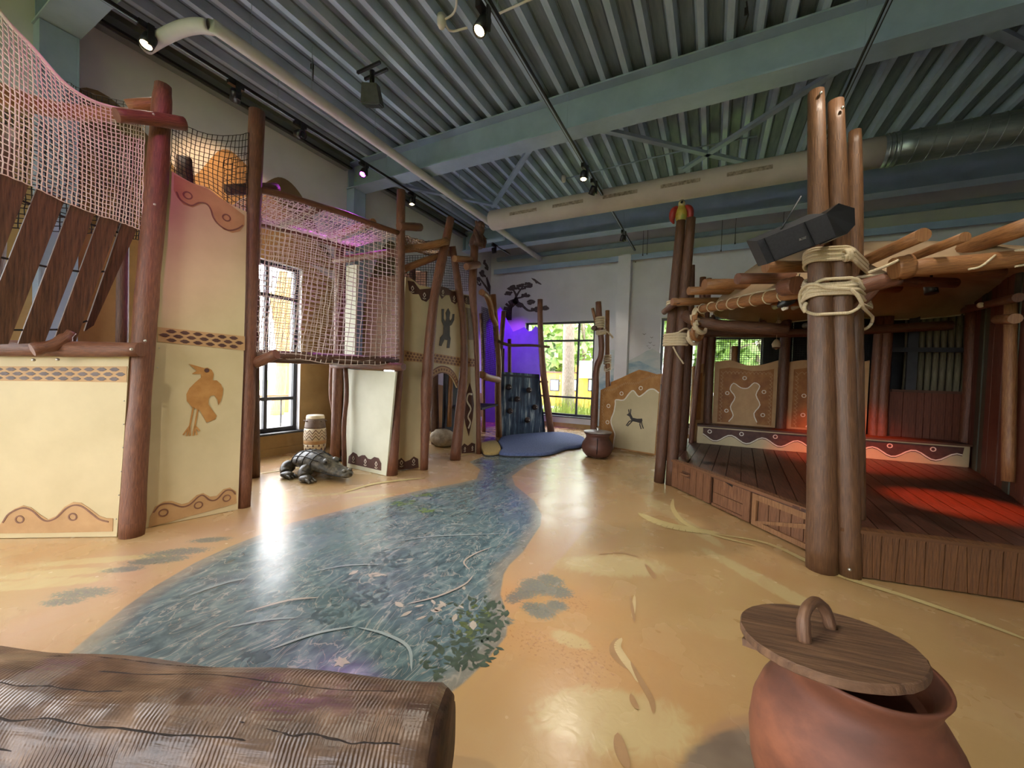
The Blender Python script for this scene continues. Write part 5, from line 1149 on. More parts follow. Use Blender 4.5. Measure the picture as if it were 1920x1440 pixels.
# right front: upright skirting planks
pQ = Pl(sR0 - (sR1 - sR0).normalized() * .12, sR1); rg = random.Random(11); u = 0.0; jp = (0, 0)
while u < 3.3:
    w = rg.uniform(.042, .066); j = rg.uniform(-.012, .012); j2 = rg.uniform(-.012, .012)
    mb = MB(); pQ.slab(mb, [(u + .002 + jp[0], .012), (u + w - .002 + j, .012), (u + w - .002 + j2, SZ - .012), (u + .002 + jp[1], SZ - .012)], rg.uniform(.0, .008), .02); mb.obj('skirting_plank', M_front, t); u += w; jp = (j, j2)
MB().slab([pQ.pt(-.05, SZ + .012, .03), pQ.pt(3.4, SZ + .012, .03), pQ.pt(3.4, SZ + .012, -.06), pQ.pt(-.05, SZ + .012, -.06)], (0, 0, -.025)).obj('edge_trim', M_front, t)

# bench along the back of the stage
pH = Pl(bL, bR); Z6b = zc(1280, 640, .15276); Z4b = zc(1600, 640, .18059)
bh = pH.px(1309, 799)[1]; t = thing('stage_bench', bL + Vector((0, 0, SZ)), 'long low bench on the stage with white wave and rings on dark paint', 'bench')
board(t, pH, [(0, SZ + .004), (pH.L, SZ + .004), (pH.L, bh), (0, bh)], M_cream, 'bench_front', .03)
MB().slab([pH.pt(-.02, bh + .03, .03), pH.pt(pH.L + .02, bh + .03, .03), pH.pt(pH.L + .02, bh + .03, -.4), pH.pt(-.02, bh + .03, -.4)], (0, 0, -.03)).obj('seat_plank', M_plank, t)
wv = [(pH.L * .02 + pH.L * .96 * i / 60, SZ + (bh - SZ) * (.42 + .2 * math.sin(2 * math.pi * (i / 60 * 7.0 + .35)))) for i in range(61)]
paint(t, pH, [(pH.L * .02, bh - .02)] + [(a, b - .02) for a, b in wv] + [(pH.L * .985, bh - .02)], M_brownp, 'wave_field')
mb = MB(); pH.stroke(mb, wv, .018, .008); mb.obj('wave_line', M_whitep, t)
rings(t, pH, [(pH.L * (.05 + .14 * i), SZ + (bh - SZ) * .74) for i in range(7)], .028, .013, M_whitep, .008)
for u in (0, pH.L): MB().slab([pH.pt(u - .02, SZ + .004, -.02), pH.pt(u + .02, SZ + .004, -.02), pH.pt(u + .02, SZ + .004, -.38), pH.pt(u - .02, SZ + .004, -.38)], (0, 0, bh - SZ - .005)).obj('side_panel', M_cream, t)

# painted back boards behind the bench
pP = Pl(bL + bn * .42, bR + bn * .42)
def backboard(u0, u1, zt, label, off=0.0, field=True, mir=1):
    t = thing('back_board', pP.pt((u0 + u1) / 2, SZ), label, 'partition', 'painted boards behind the stage bench')
    w = u1 - u0; zb = SZ + .004
    top = curve2([(u0, zt), (u0 + w * .25, zt + .04), (u0 + w * .5, zt - .04), (u0 + w * .75, zt - .03), (u1, zt + .05)], 4)
    pan = board(t, pP, [(u0, zb), (u1, zb)] + top[::-1], M_tanp, 'panel', .03, off)
    h = zt - .62
    f0, f1 = u0 + w * .08, u1 - w * .06; zlo = .72
    def F(x, y): return (f0 + (f1 - f0) * x, zlo + (zt - .12 - zlo) * y)
    tp = [(F(x, 1)[0], F(x, 1)[1] + .03 * math.sin(x * 7)) for x in (1, .8, .6, .4, .2, 0)]
    paint(pan, pP, [F(0, 0), F(1, 0)] + tp, M_ochre2, 'ochre_field', off + .004)
    fl = curve2([F(.22, .02), F(.3, .14), F(.24, .3), F(.32, .48), F(.22, .62), F(.28, .74), F(.42, .66), F(.55, .66), F(.66, .76), F(.76, .7), F(.7, .54), F(.78, .36), F(.68, .2), F(.74, .04)], 3)
    paint(pan, pP, fl + [F(.74, -.02), F(.22, -.02)], M_tanp, 'inner_field', off + .008)
    mb = MB(); pP.stroke(mb, fl, .016, off + .011); mb.obj('outline', M_whitep, pan)
    rings(pan, pP, [F(.48, .84), F(.17, .55), F(.17, .22), F(.84, .6), F(.84, .18)], .028, .012, M_whitep, off + .009)
    mb = MB(); rg = random.Random(int(u0 * 100))
    for i in range(14):
        y = .02 + i * .068
        for x in (.03, .93): pP.stroke(mb, [F(x, y + .05), F(x + .05, y), F(x + .015, y - .03)], .007, off + .008)
    for i in range(12): x = .08 + i * .07; pP.stroke(mb, [F(x, .92), F(x + .05, .96), F(x + .09, .91)], .007, off + .008)
    mb.obj('scratch_marks', M_tanp, pan)
    return t
ua, ub = on(pP, [(1340, 690), (1459, 690)]); uc, ud = on(pP, [(1477, 690), (1630, 690)])
zt_ = on(pP, [(1400, 680)])[0][1]
backboard(ua[0], ub[0], zt_, 'ochre board with pale hide shape behind the stage bench, left of the thick roped posts')
backboard(uc[0], ud[0], zt_ + .02, 'ochre hide-patterned board behind the bench, half hidden by the thick roped posts')
pPl = Pl(pP.pt(on(pP, [(1299, 690)])[0][0], 0, .35), pP.pt(ua[0] - .1, 0))
t = thing('back_board', pPl.pt(0, SZ), 'narrow angled board at the left end of the stage bench', 'partition')
board(t, pPl, [(0, SZ), (pPl.L, SZ), (pPl.L, zt_), (0, zt_ - .1)], M_tanp); paint(t, pPl, [(.05, .75), (pPl.L * .6, .75), (pPl.L * .6, zt_ - .2), (.05, zt_ - .25)], M_ochre2, 'ochre_field')
# uprights behind the bench and the tie log across them
t = thing('timber_framework', pP.pt(ua[0], SZ), 'dark trellis of log posts and a tie log behind the stage bench', 'framework')
def lgt(par, name, pts, r, mat=M_logd, seed=1, n=12): mb = MB(); log(mb, pts, r, seed, n); return mb.obj(name, mat, par)
for px, m_ in ((1331, M_logd), (1468, M_logd), (1655, M_log), (1640, M_log)):
    u_ = on(pP, [(px, 700)])[0][0]; lgt(t, 'post', [pP.pt(u_, SZ, .06), pP.pt(u_ - .01, 1.4, .07), pP.pt(u_, 2.55, .06)], .075 if px != 1640 else .06, m_, px)
u_ = on(pP, [(1377, 700)])[0][0]; lgt(t, 'stub_post', [pP.pt(u_, 1.4, -.12), pP.pt(u_, on(pP, [(1377, 648)])[0][1], -.12)], .05, M_logt)
zb_ = pP.px(1430, 627)[1]; lgt(t, 'tie_log', [pP.pt(-.2, zb_ + .02, .12), pP.pt(1.2, zb_, .12), pP.pt(2.4, zb_ + .05, .12), pP.pt(3.3, zb_ + .1, .12)], .07, M_logd, 4)
ends = [(1364, 612), (1424, 611), (1462, 613), (1515, 612), (1585, 612)]
for i, (px, py) in enumerate(ends):
    p = pP.P(px, py, .35); lgt(t, 'cross_stub', [p, p + bn * .5 + Vector((0, 0, .03))], .05, M_logd, 20 + i)
# plank wall and reed blind at the right of the stage
pR_ = Pl(pP.pt(on(pP, [(1672, 700)])[0][0], 0, -.02), pP.pt(on(pP, [(1822, 700)])[0][0], 0, -.02))
t = thing('plank_partition', pR_.pt(0, SZ), 'dark red-brown plank half wall at the right end of the stage bench', 'partition')
zw = pR_.px(1740, 737)[1]; M_wallp = pm('red_brown_board', (84, 44, 30), (116, 66, 44), (12, 1, 1), 5, 5, .6, bump=.25, coord='UV')
nb = 11
for i in range(nb):
    a = pR_.L * i / nb; b = pR_.L * (i + .96) / nb; mb = MB(); pR_.slab(mb, [(a, SZ), (b, SZ), (b, zw), (a, zw)], random.Random(i).uniform(-.006, .006), .025); mb.obj('board', M_wallp, t)
MB().slab([pR_.pt(0, zw + .04, .05), pR_.pt(pR_.L, zw + .04, .05), pR_.pt(pR_.L, zw + .04, -.08), pR_.pt(0, zw + .04, -.08)], (0, 0, -.04)).obj('cap_rail', M_plank, t)
zr = pR_.px(1740, 656)[1]; MB().bar(pR_.pt(0, zr, 0), pR_.pt(pR_.L, zr, 0), .05, .07).obj('mid_rail', M_frame, t)
MB().bar(pR_.pt(pR_.L * .27, zw, -.02), pR_.pt(pR_.L * .27, 2.6, -.02), .12, .05).obj('frame_post', M_frame, t)
for px, w in ((1812, .07), (1824, .06)):
    u_ = on(pR_, [(px, 700)])[0][0]; lgt(t, 'corner_post', [pR_.pt(u_, SZ, .05), pR_.pt(u_ + .01, 1.5, .06), pR_.pt(u_ - .01, 2.7, .05)], w, M_log, px)
t = thing('reed_blind', pR_.pt(pR_.L * .65, zw + .05, -.25), 'blind of thick pale reeds hanging behind the half wall', 'blind')
M_reed = pm('grey_reed', (84, 78, 58), (120, 112, 88), (10, 1, 1), 4, 4, .8, coord='UV')
first = None
for i in range(16):
    p = pR_.pt(pR_.L * .3 + i * .085, 0, -.25)
    if first is None: first = lgt(t, 'reed', [p + Vector((0, 0, zw - .1)), p + Vector((.01, 0, 1.8)), p + Vector((0, 0, 2.65))], .038, M_reed, 3, 8); p0_ = p
    else: share(first, 'reed', t, p - p0_)
MB().bar(pR_.pt(pR_.L * .3 - .05, 2.66, -.25), pR_.pt(pR_.L * .3 + 1.4, 2.66, -.25), .03, .03).obj('head_bar', M_plank, t)
# right side wall of tall boards
pT = Pl(pR_.pt(pR_.L, 0, -.02), G(1935, 960, SZ))
t = thing('board_partition', pT.pt(0, SZ), 'tall dark board wall closing the right side of the stage', 'partition')
nb = 12
for i in range(nb):
    a = pT.L * i / nb; b = pT.L * (i + .96) / nb; rg = random.Random(i + 40); mb = MB(); pT.slab(mb, [(a, SZ), (b, SZ), (b, 2.75), (a, 2.75)], rg.uniform(-.01, .01), .025)
    mb.obj('board', (M_wallp, pm('green_grey_board', (62, 66, 52), (92, 94, 76), (12, 1, 1), 5, 5, .7, coord='UV'), M_wallp)[(i // 2) % 3 if i < 9 else 0], t)
lgt(t, 'post', [pT.P(1905, 905, .05), pT.P(1908, 700, .05), pT.P(1910, 560, .05)], .05, M_logt, 3)
lgt(t, 'rail', [pT.P(1815, 583, .08), pT.P(1870, 570, .08), pT.P(1935, 556, .08)], .045, M_log, 4)
lgt(t, 'rail_stub', [pT.P(1898, 598, .1), pT.P(1935, 596, .1)], .05, M_logt, 5)
MB().ball(pT.P(1872, 570, .14), .035, 10, 7).obj('white_knob', M_whitep, t)
# black shade net behind the boards
pG = Pl(pP.pt(on(pP, [(1335, 690)])[0][0], 0, -.3), pP.pt(on(pP, [(1675, 690)])[0][0], 0, -.3))
t = thing('shade_net', pG.pt(0, 1.5), 'fine black shade net stretched behind the painted stage boards', 'net')
gr = [[pG.pt(pG.L * j / 66, 1.35 + 1.35 * i / 34, 0) for j in range(67)] for i in range(35)]
MB().net(gr, .0045).obj('net_mesh', M_blacknet, t)
lgt(t, 'top_pole', [pG.pt(0, 2.7, 0), pG.pt(pG.L, 2.72, 0)], .03, M_logd)
lgt(t, 'side_pole', [pG.pt(0, .37, 0), pG.pt(0, 2.7, 0)], .03, M_logd); lgt(t, 'side_pole', [pG.pt(pG.L, .37, 0), pG.pt(pG.L, 2.7, 0)], .03, M_logd)
# dark timber lining behind the right half (closes the view to the wall)
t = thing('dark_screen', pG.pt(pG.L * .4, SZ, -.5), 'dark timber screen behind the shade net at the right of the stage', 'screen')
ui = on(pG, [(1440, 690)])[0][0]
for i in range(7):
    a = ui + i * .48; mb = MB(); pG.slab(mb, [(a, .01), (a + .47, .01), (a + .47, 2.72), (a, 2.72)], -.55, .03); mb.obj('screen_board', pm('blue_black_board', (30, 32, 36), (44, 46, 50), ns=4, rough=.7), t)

# roped post clusters that carry the roof
gR = G(1540, 1066); t = thing('roped_post_cluster', gR, 'cluster of three thick round posts lashed with pale rope at the stage corner', 'posts')
def logD(par, pts, widths, dep, seed, mat=M_log, name='post'):
    b = at(pts[0][0], pts[0][1], dep) if False else G(*pts[0]); n_ = Vector((b.x, b.y, 0)).normalized(); P = []
    for px, py in pts:
        d = Vector(ray(px, py)); c = Vector(CAM); tt = n_.dot(b - c) / n_.dot(d); P.append(c + d * tt)
    P[0].z = 0; sc = depth_of(P[0]) * slim(P[0]) / FPX; mb = MB(); log(mb, P, [w / 2 * sc for w in widths], seed, 16, .015); mb.obj(name, mat, par); return P
M_big = pm('big_post', (82, 56, 36), (118, 84, 56), (14, .9, 1), 8, 7, .42, bump=.25, coord='UV', c3=(100, 70, 46))
R1 = logD(t, [(1541, 1068), (1541, 900), (1540, 700), (1537, 520), (1533, 350), (1530, 172)], [64, 60, 54, 48, 40, 33], 3, 81, M_big)
R2 = logD(t, [(1592, 1079), (1588, 900), (1580, 700), (1575, 520), (1571, 350), (1567, 190)], [50, 50, 52, 48, 42, 33], 3, 82, M_big)
R3 = logD(t, [(1604, 1052), (1604, 900), (1602, 700), (1602, 520), (1603, 350), (1603, 246)], [40, 40, 38, 36, 32, 26], 3, 83, M_big)
bolts(t, [R2[0] + Vector((-.03, -.12, .09)), R2[-1] + Vector((.03, -.07, -.1)), R1[-1] + Vector((.02, -.07, -.06))], .012)
# rope: many turns round all three posts
rc = (W(1538, 560, Y=R1[2].y) + W(1580, 560, Y=R2[2].y) + W(1602, 560, Y=R3[2].y)) / 3
def hull_rope(z, tilt, tph, ex, rr=.014, n=40, seed=0):
    """one loop around the cluster at height z, tilted"""
    cs = [(R1, .083), (R2, .083), (R3, .064)]; pts = []
    def pz(P, z):
        for i in range(len(P) - 1):
            if P[i].z <= z <= P[i + 1].z: f = (z - P[i].z) / (P[i + 1].z - P[i].z); return P[i] + (P[i + 1] - P[i]) * f
        return P[-1]
    C = [(pz(P, z), r) for P, r in cs]; cen = sum((c for c, r in C), Vector()) / 3
    for k in range(n + 1):
        a = 2 * math.pi * k / n; d = Vector((math.cos(a), math.sin(a), 0))
        s = max(((c - cen).dot(d) + r) for c, r in C) + ex
        # support point of the hull in direction d
        c, r = max(C, key=lambda q: (q[0] - cen).dot(d) + q[1]); p = Vector((c.x, c.y, z)) + d * (r + ex)
        p.z = z + tilt * math.sin(a - tph); pts.append(p)
    return pts
za = W(1560, 474, Y=gR.y).z; zb2 = W(1560, 545, Y=gR.y).z
for i in range(6): MB().tube(hull_rope(za - .008 - .018 * i, .03, 2.6, .012 + .004 * (i % 2)), .0125, 6).obj('rope_turn', M_rope, t)
for i in range(9): MB().tube(hull_rope(zb2 + .085 - .02 * i, -.055 + .011 * i, 2.9 + .1 * (i % 3), .016 + .006 * (i % 3)), .0125, 6).obj('rope_turn', M_rope, t)
for i, (tl, ph) in enumerate(((.12, 3.3), (-.12, 3.0), (.15, 2.4))): MB().tube(hull_rope(zb2 - .05 - .03 * i, tl, ph, .03 + .01 * i), .0125, 6).obj('rope_turn', M_rope, t)
MB().tube(smoothpath([W(1512, 568, Y=R1[2].y - .12), W(1508, 575, Y=R1[2].y - .13), W(1510, 586, Y=R1[2].y - .12)], 4), .014, 6).obj('rope_tail', M_rope, t)
lash(t, W(1590, 478, Y=R2[2].y - .1), (.9, .1, .2), .035, 3, .05, .012)
gLc = G(1240, 905); t = thing('roped_post_cluster', gLc, 'cluster of tall dark posts bound with pale straps at the left corner of the stage', 'posts')
L1 = logD(t, [(1236, 904), (1246, 780), (1256, 660), (1266, 540), (1277, 414)], [20, 22, 21, 20, 17], 5, 84, M_logd)
L2 = logD(t, [(1258, 909), (1266, 780), (1274, 660), (1284, 540), (1296, 409)], [22, 22, 21, 20, 17], 5, 85, M_logd)
L3 = logD(t, [(1274, 886), (1283, 780), (1290, 660), (1296, 560), (1300, 497)], [18, 19, 17, 12, 6], 5, 86, M_logd)
L4 = logD(t, [(1292, 868), (1302, 760), (1312, 660), (1316, 590), (1318, 520)], [10, 10, 10, 12, 12], 5, 87, M_log)
L5 = logD(t, [(1302, 862), (1310, 760), (1322, 640), (1330, 522)], [8, 9, 10, 10], 5, 88, M_log)
def hullL(z, ex, n=28, tilt=0, ph=0):
    cs = [(L1, .074), (L2, .074)]; C = []
    for P, r in cs:
        for i in range(len(P) - 1):
            if P[i].z <= z <= P[i + 1].z: f = (z - P[i].z) / (P[i + 1].z - P[i].z); C.append((P[i] + (P[i + 1] - P[i]) * f, r)); break
    out = []
    for k in range(n + 1):
        a = 2 * math.pi * k / n; d = Vector((math.cos(a), math.sin(a), 0)); c, r = max(C, key=lambda q: q[0].dot(d) + q[1]); p = Vector((c.x, c.y, z + tilt * math.sin(a - ph))) + d * (r + ex); out.append(p)
    return out
for py, n_, rr in ((572, 3, .018), (644, 5, .02)):
    z = W(1262, py, Y=gLc.y).z
    for i in range(n_): MB().tube(hullL(z - .02 + i * rr * 1.7, .012), rr, 6).obj('strap_turn', M_rope, t)
z = W(1262, 640, Y=gLc.y).z; MB().tube(hullL(z + .06, .02, tilt=.1, ph=4.0), .012, 6).obj('strap_turn', M_rope, t)
MB().tube(smoothpath([W(1262, 650, Y=gLc.y - .12), W(1270, 665, Y=gLc.y - .12), W(1282, 682, Y=gLc.y - .12)], 4), .012, 6).obj('rope_tail', M_rope, t)
# parrot on the post
pt_ = L1[-1]; t = thing('parrot_figure', pt_, 'red, yellow and green parrot figure perched on the tall left stage post', 'parrot')
vd = (Vector(CAM) - pt_); vd.z = 0; vd.normalize(); vs_ = Vector((-vd.y, vd.x, 0))
M_par = pm('parrot_body', (150, 132, 40), (120, 140, 52), ns=9, rough=.5, c3=(176, 150, 60)); M_red = pm('parrot_red', (120, 26, 22), (150, 40, 30), ns=14, rough=.5)
MB().tube(smoothpath([pt_ + Vector((0, 0, -.03)), pt_ + Vector((0, 0, .05)), pt_ + Vector((0, 0, .13)), pt_ + Vector((0, 0, .19)), pt_ + Vector((0, 0, .22))], 3), [.045, .06, .07, .075, .078, .075, .07, .06, .052, .046, .044, .04, .03], 14).obj('body', M_par, t)
MB().ball(pt_ + Vector((0, 0, .225)) + vd * .012, (.045, .045, .05)).obj('head', pm('parrot_face', (190, 178, 140), (170, 150, 90), ns=20, rough=.5), t)
MB().ball(pt_ + Vector((0, 0, .255)) - vd * .0, (.042, .042, .03)).obj('crown', M_black, t)
MB().tube(smoothpath([pt_ + Vector((0, 0, .235)) + vd * .05, pt_ + Vector((0, 0, .225)) + vd * .075, pt_ + Vector((0, 0, .2)) + vd * .08], 3), [.02, .018, .015, .012, .01, .006, .003], 8).obj('beak', M_black, t)
for s in (-1, 1):
    MB().tube(smoothpath([pt_ + Vector((0, 0, .2)) + vs_ * s * .05, pt_ + Vector((0, 0, .14)) + vs_ * s * .1, pt_ + Vector((0, 0, .04)) + vs_ * s * .115, pt_ + Vector((0, 0, -.02)) + vs_ * s * .09 - vd * .03], 3), [.02, .035, .045, .05, .05, .045, .04, .03, .02, .01], 10).obj('wing', M_red, t)
MB().tube([pt_ - vd * .07 + Vector((0, 0, .05)), pt_ - vd * .12 + Vector((0, 0, -.12)), pt_ - vd * .13 + Vector((0, 0, -.25))], [.035, .03, .01], 8).obj('tail', M_red, t)

# roof: bamboo beam, logs, canvas
fl = Pl(gLc + Vector((.1, 0, 0)), gR)
A_ = fl.P(1312, 580, .0); B_ = fl.P(1512, 545, .0)
t = thing('bamboo_beam', A_, 'pale bamboo roof beam with rope rings between the two post clusters', 'beam')
mb = MB(); log(mb, [A_ - (B_ - A_) * .03, (A_ * 2 + B_) / 3, (A_ + B_ * 2) / 3, B_], [.045, .055, .06, .06], 91, 14, .02); mb.obj('bamboo_pole', M_logt, t)
for i in range(8):
    c = A_ + (B_ - A_) * (.04 + .115 * i); lash(t, c, B_ - A_, .056 + .008 * i / 8, 1, .006, .006)
d_ = Vector((bn.x * .75 + .35, bn.y * .75, .02)).normalized(); per = Vector((-(B_ - A_).y, (B_ - A_).x, 0)).normalized()
if per.y < 0: per = -per
t = thing('roof_logs', A_, 'row of round roof logs lying over the bamboo beam', 'roof logs')
for i, (px, py, w) in enumerate(((1299, 568, 14), (1333, 548, 15), (1365, 536, 20), (1433, 526, 20), (1490, 504, 21))):
    p = fl.P(px, py, .28); sc = depth_of(p) / FPX * w / 2
    lgt(t, 'roof_log', [p, p + per * 1.0 + Vector((0, 0, .06)), p + per * 2.4 + Vector((0, 0, .1))], sc, M_logt if i != 3 else M_log, 100 + i, 14)
lgt(t, 'short_log', [fl.P(1266, 586, .16), fl.P(1302, 566, .22)], .04, M_logd, 111); lgt(t, 'short_log', [fl.P(1488, 540, .1), fl.P(1515, 536, .1)], .075, M_log, 112)
# knot of thick ropes at the left end
t = thing('rope_knot', fl.P(1308, 605), 'thick dark bundle of rope tying the bamboo beam to the left posts', 'rope')
for i, (px, py) in enumerate(((1308, 592), (1310, 602), (1312, 612), (1308, 622), (1300, 632))): lash(t, fl.P(px, py, .0), (1, -.6, .3 * (i % 3 - 1)), .09 + .01 * (i % 2), 2, .05, .022, .02, i, M_logt if i % 2 else M_rope)
lgt(t, 'tied_log', [fl.P(1296, 590, .1), fl.P(1310, 606, -.1), fl.P(1342, 612, -.9)], .07, M_logd, 113)
fr = Pl(gR + Vector((.12, .03, 0)), gR + Vector((.12, .03, 0)) + (sR1 - sR0).normalized() * 3)
t = thing('front_roof_beam', fr.P(1640, 520), 'orange-brown roof beam running from the roped posts to the right edge', 'beam')
lgt(t, 'beam_log', [fr.P(1600, 545, -.1), fr.P(1640, 530, -.1), fr.P(1700, 515, -.1)], .06, M_log, 121); lgt(t, 'beam_log', [fr.P(1690, 508, -.02), fr.P(1740, 500, 0), fr.P(1840, 492, 0), fr.P(2000, 474, 0)], .062, M_logt, 122)
lgt(t, 'beam_joint', [fr.P(1672, 505, .02), fr.P(1702, 500, .02)], .085, M_logt, 123)
lgt(t, 'strut', [fr.P(1603, 590, -.15), fr.P(1660, 530, -.12)], .045, M_log, 124)
for (a, b) in (((1800, 510), (1852, 483)), ((1885, 505), (1935, 478))):
    MB().tube(smoothpath([fr.P(a[0], a[1], .07), fr.P(a[0] * .6 + b[0] * .4, a[1] * .9 + b[1] * .1 - 2, .08), fr.P(b[0], b[1], .06)], 4), .008, 6).obj('tie_rope', M_rope, t)
MB().tube(smoothpath([fr.P(1612, 518, .12), fr.P(1640, 508, .1), fr.P(1668, 495, .1)], 4), .011, 6).obj('tie_rope', M_rope, t)
t = thing('front_roof_logs', fr.P(1690, 470), 'three stout log ends jutting over the front roof beam at right', 'roof logs')
bk = Vector((-.16, .98, 0)).normalized()
for i, (px, py, w) in enumerate(((1680, 465, 30), (1750, 469, 22), (1870, 446, 40))):
    p = fr.P(px, py, .28); sc = depth_of(p) / FPX * w / 2 * .85; lgt(t, 'roof_log', [p, p + bk * 1.0 + Vector((0, 0, .03)), p + bk * 3.0 + Vector((0, 0, .05))], sc, M_logt, 130 + i, 14)
# canvas
M_canvas = pm('brown_canvas', (160, 132, 100), (178, 150, 116), ns=2.5, detail=4, rough=.85)
t = thing('roof_canvas', fl.P(1420, 545, -.2), 'brown canvas awning sagging over the stage', 'awning')
apex = W(1458, 476, Y=5.9)
per_ = [A_ + Vector((.15, .12, .07)), (A_ + B_) / 2 + per * .1 + Vector((0, 0, .09)), B_ + per * .25 + Vector((0, 0, .1)), fr.P(1700, 500, -.2), fr.P(1850, 480, -.2), fr.P(2050, 455, -.2), pP.pt(4.4, 2.75, -.2), pP.pt(3.0, pP.px(1680, 598)[1], -.05), pP.pt(2.0, pP.px(1560, 596)[1], .05), pP.pt(1.1, pP.px(1445, 607)[1], .05), pP.pt(.55, pP.px(1380, 602)[1], .05), pP.pt(.2, pP.px(1345, 592)[1], .1)]
ring_ = smoothpath(per_ + [per_[0]], 4)[:-1]
mb = MB(); k = len(ring_); lv = 7
for l in range(lv):
    s = l / (lv - 1)
    for p in ring_: q = p + (apex - p) * s; q = q + Vector((0, 0, .1 * math.sin(math.pi * s))); mb.v.append(q)
for l in range(lv - 1):
    for i in range(k): j = (i + 1) % k; mb.face([l * k + i, l * k + j, (l + 1) * k + j, (l + 1) * k + i], [(0, 0)] * 4, True)
mb.obj('canvas_sheet', M_canvas, t)
MB().tube(ring_ + [ring_[0]], .012, 6, cap=False).obj('hem_rope', M_rope, t)
# things hanging from the roof
def hang(px, py, off, label, mat1, mat2, s):
    p = pP.P(px, py, off); t = thing('hanging_ornament', p, label, 'ornament', 'ornaments hanging over the stage')
    MB().tube([p + Vector((0, 0, s * .8)), p + Vector((0, 0, max(.2, 2.62 - p.z)))], .004, 5).obj('string', M_rope, t)
    MB().lathe(p, [(.001, -s), (s * .6, -s * .7), (s * .75, 0), (s * .45, s * .6), (.02, s * .85), (.001, s * .9)], 12).obj('gourd', mat1, t); MB().lathe(p, [(s * .5, -s * .85), (s * .66, -s * .62), (s * .5, -s * .55)], 12).obj('gourd_band', mat2, t)
hang(1448, 648, .3, 'pale gourd with a dark band hanging left of the thick roped posts', M_dcream, M_brownp, .09)
hang(1364, 611, .2, 'dark round gourd hanging in front of the stage window', M_logd, M_dcream, .06); hang(1419, 612, .2, 'small pale gourd hanging on the tie log above the bench', M_dcream, M_brownp, .06); hang(1455, 610, .2, 'white gourd hanging on the tie log beside the post', M_whitep, M_brownp, .07)
p = fl.P(1475, 563, -.5); t = thing('hanging_ornament', p, 'dark feather-like ornament hanging under the canvas left of the roped posts', 'ornament', 'ornaments hanging over the stage')
a = at(1458, 575, depth_of(p)); b = at(1492, 553, depth_of(p)); MB().tube([a, a * .7 + b * .3, a * .3 + b * .7, b], [.01, .05, .055, .012], 10).obj('feather_body', M_black, t)
MB().tube([a * .7 + b * .3 + Vector((0, 0, -.05)), a * .45 + b * .55 + Vector((0, 0, -.065))], .02, 8).obj('pale_tuft', M_whitep, t); MB().tube([b, b + Vector((.03, .05, .2))], .004, 5).obj('string', M_black, t)
# stage lamps (red)
M_lampr = emit('red_lamp_face', (255, 60, 10), 10)
def red_lamp(p, aim, power, size, label):
    t = thing('stage_lamp', p, label, 'lamp'); d = (Vector(aim) - p).normalized(); R = rotto(d)
    MB().lathe(p, [(.02, .09), (.05, .08), (.055, -.06), (.048, -.06)], 16, R).obj('housing', M_black, t); MB().lathe(p, [(.047, -.055), (.02, -.052), (.001, -.052)], 16, R).obj('lens', M_lampr, t)
    MB().tube([p + Vector((0, 0, .06)), p + Vector((0, 0, .22))], .012, 8).obj('stem', M_black, t)
    ld = bpy.data.lights.new('lamp_beam', 'SPOT'); ld.energy = power; ld.color = (1, .12, .03); ld.spot_size = math.radians(size); ld.spot_blend = .8; ld.shadow_soft_size = .04
    lo = bpy.data.objects.new('lamp_beam', ld); COL.objects.link(lo); lo.parent = t; lo.location = d * .09; lo.rotation_euler = R.to_euler()
red_lamp(at(1610, 566, 5.0), G(1600, 850, SZ + .1), 190, 60, 'small red stage lamp glowing behind the roped posts')
red_lamp(at(1745, 540, 4.0), G(1800, 945, SZ), 230, 36, 'red stage lamp under the canvas at the right')

# loudspeaker on the posts
dS = 2.72; fr_ = [at(1419, 452, dS), at(1549, 400, dS - .03), at(1569, 445, dS - .03), at(1439, 495, dS)]
nrm = (fr_[1] - fr_[0]).cross(fr_[3] - fr_[0]).normalized()
if nrm.dot(Vector(CAM) - fr_[0]) < 0: nrm = -nrm
t = thing('loudspeaker', fr_[2], 'large black wedge loudspeaker tilted on the thick roped posts', 'speaker')
M_spk = pm('speaker_black', (24, 24, 27), (34, 34, 38), ns=60, detail=2, rough=.7)
ln = (fr_[1] - fr_[0]); upv = (fr_[0] - fr_[3])
bk_ = [p - nrm * .2 for p in (fr_[0] + ln * .12 + upv * .3, fr_[1] + ln * .1 + upv * .35, fr_[2] + ln * .1 + upv * .1, fr_[3] + ln * .12 + upv * .1)]
mb = MB(); mb.v += fr_ + bk_
for q in ((0, 1, 2, 3), (4, 7, 6, 5), (0, 4, 5, 1), (1, 5, 6, 2), (2, 6, 7, 3), (3, 7, 4, 0)): mb.face(list(q), [(0, 0)] * 4)
mb.obj('cabinet', M_spk, t)
MB().slab([fr_[0] + ln * .1 + nrm * .006 - upv * .03, fr_[1] - ln * .02 + nrm * .006 - upv * .03, fr_[2] - ln * .02 + nrm * .006 + upv * .03, fr_[3] + ln * .1 + nrm * .006 + upv * .03], -nrm * .005).obj('grille', M_spk, t)
for s in (.1, .68):
    MB().bar(fr_[0] + ln * s + nrm * .009, fr_[3] + ln * (s + .0) + nrm * .009, .006, .004, nrm).obj('grille_seam', M_black, t)
endp = [fr_[1], fr_[1] + ln * .24 + upv * .2 - nrm * .02, fr_[1] + ln * .46 - upv * .2 - nrm * .05, fr_[2] + ln * .36 + upv * .2 - nrm * .04, fr_[2] + ln * .16 - upv * .02 - nrm * .01, fr_[2]]
MB().slab(endp, -nrm * .16).obj('end_cap', M_black, t)
bc = fr_[0] * .32 + fr_[1] * .23 + fr_[2] * .2 + fr_[3] * .25
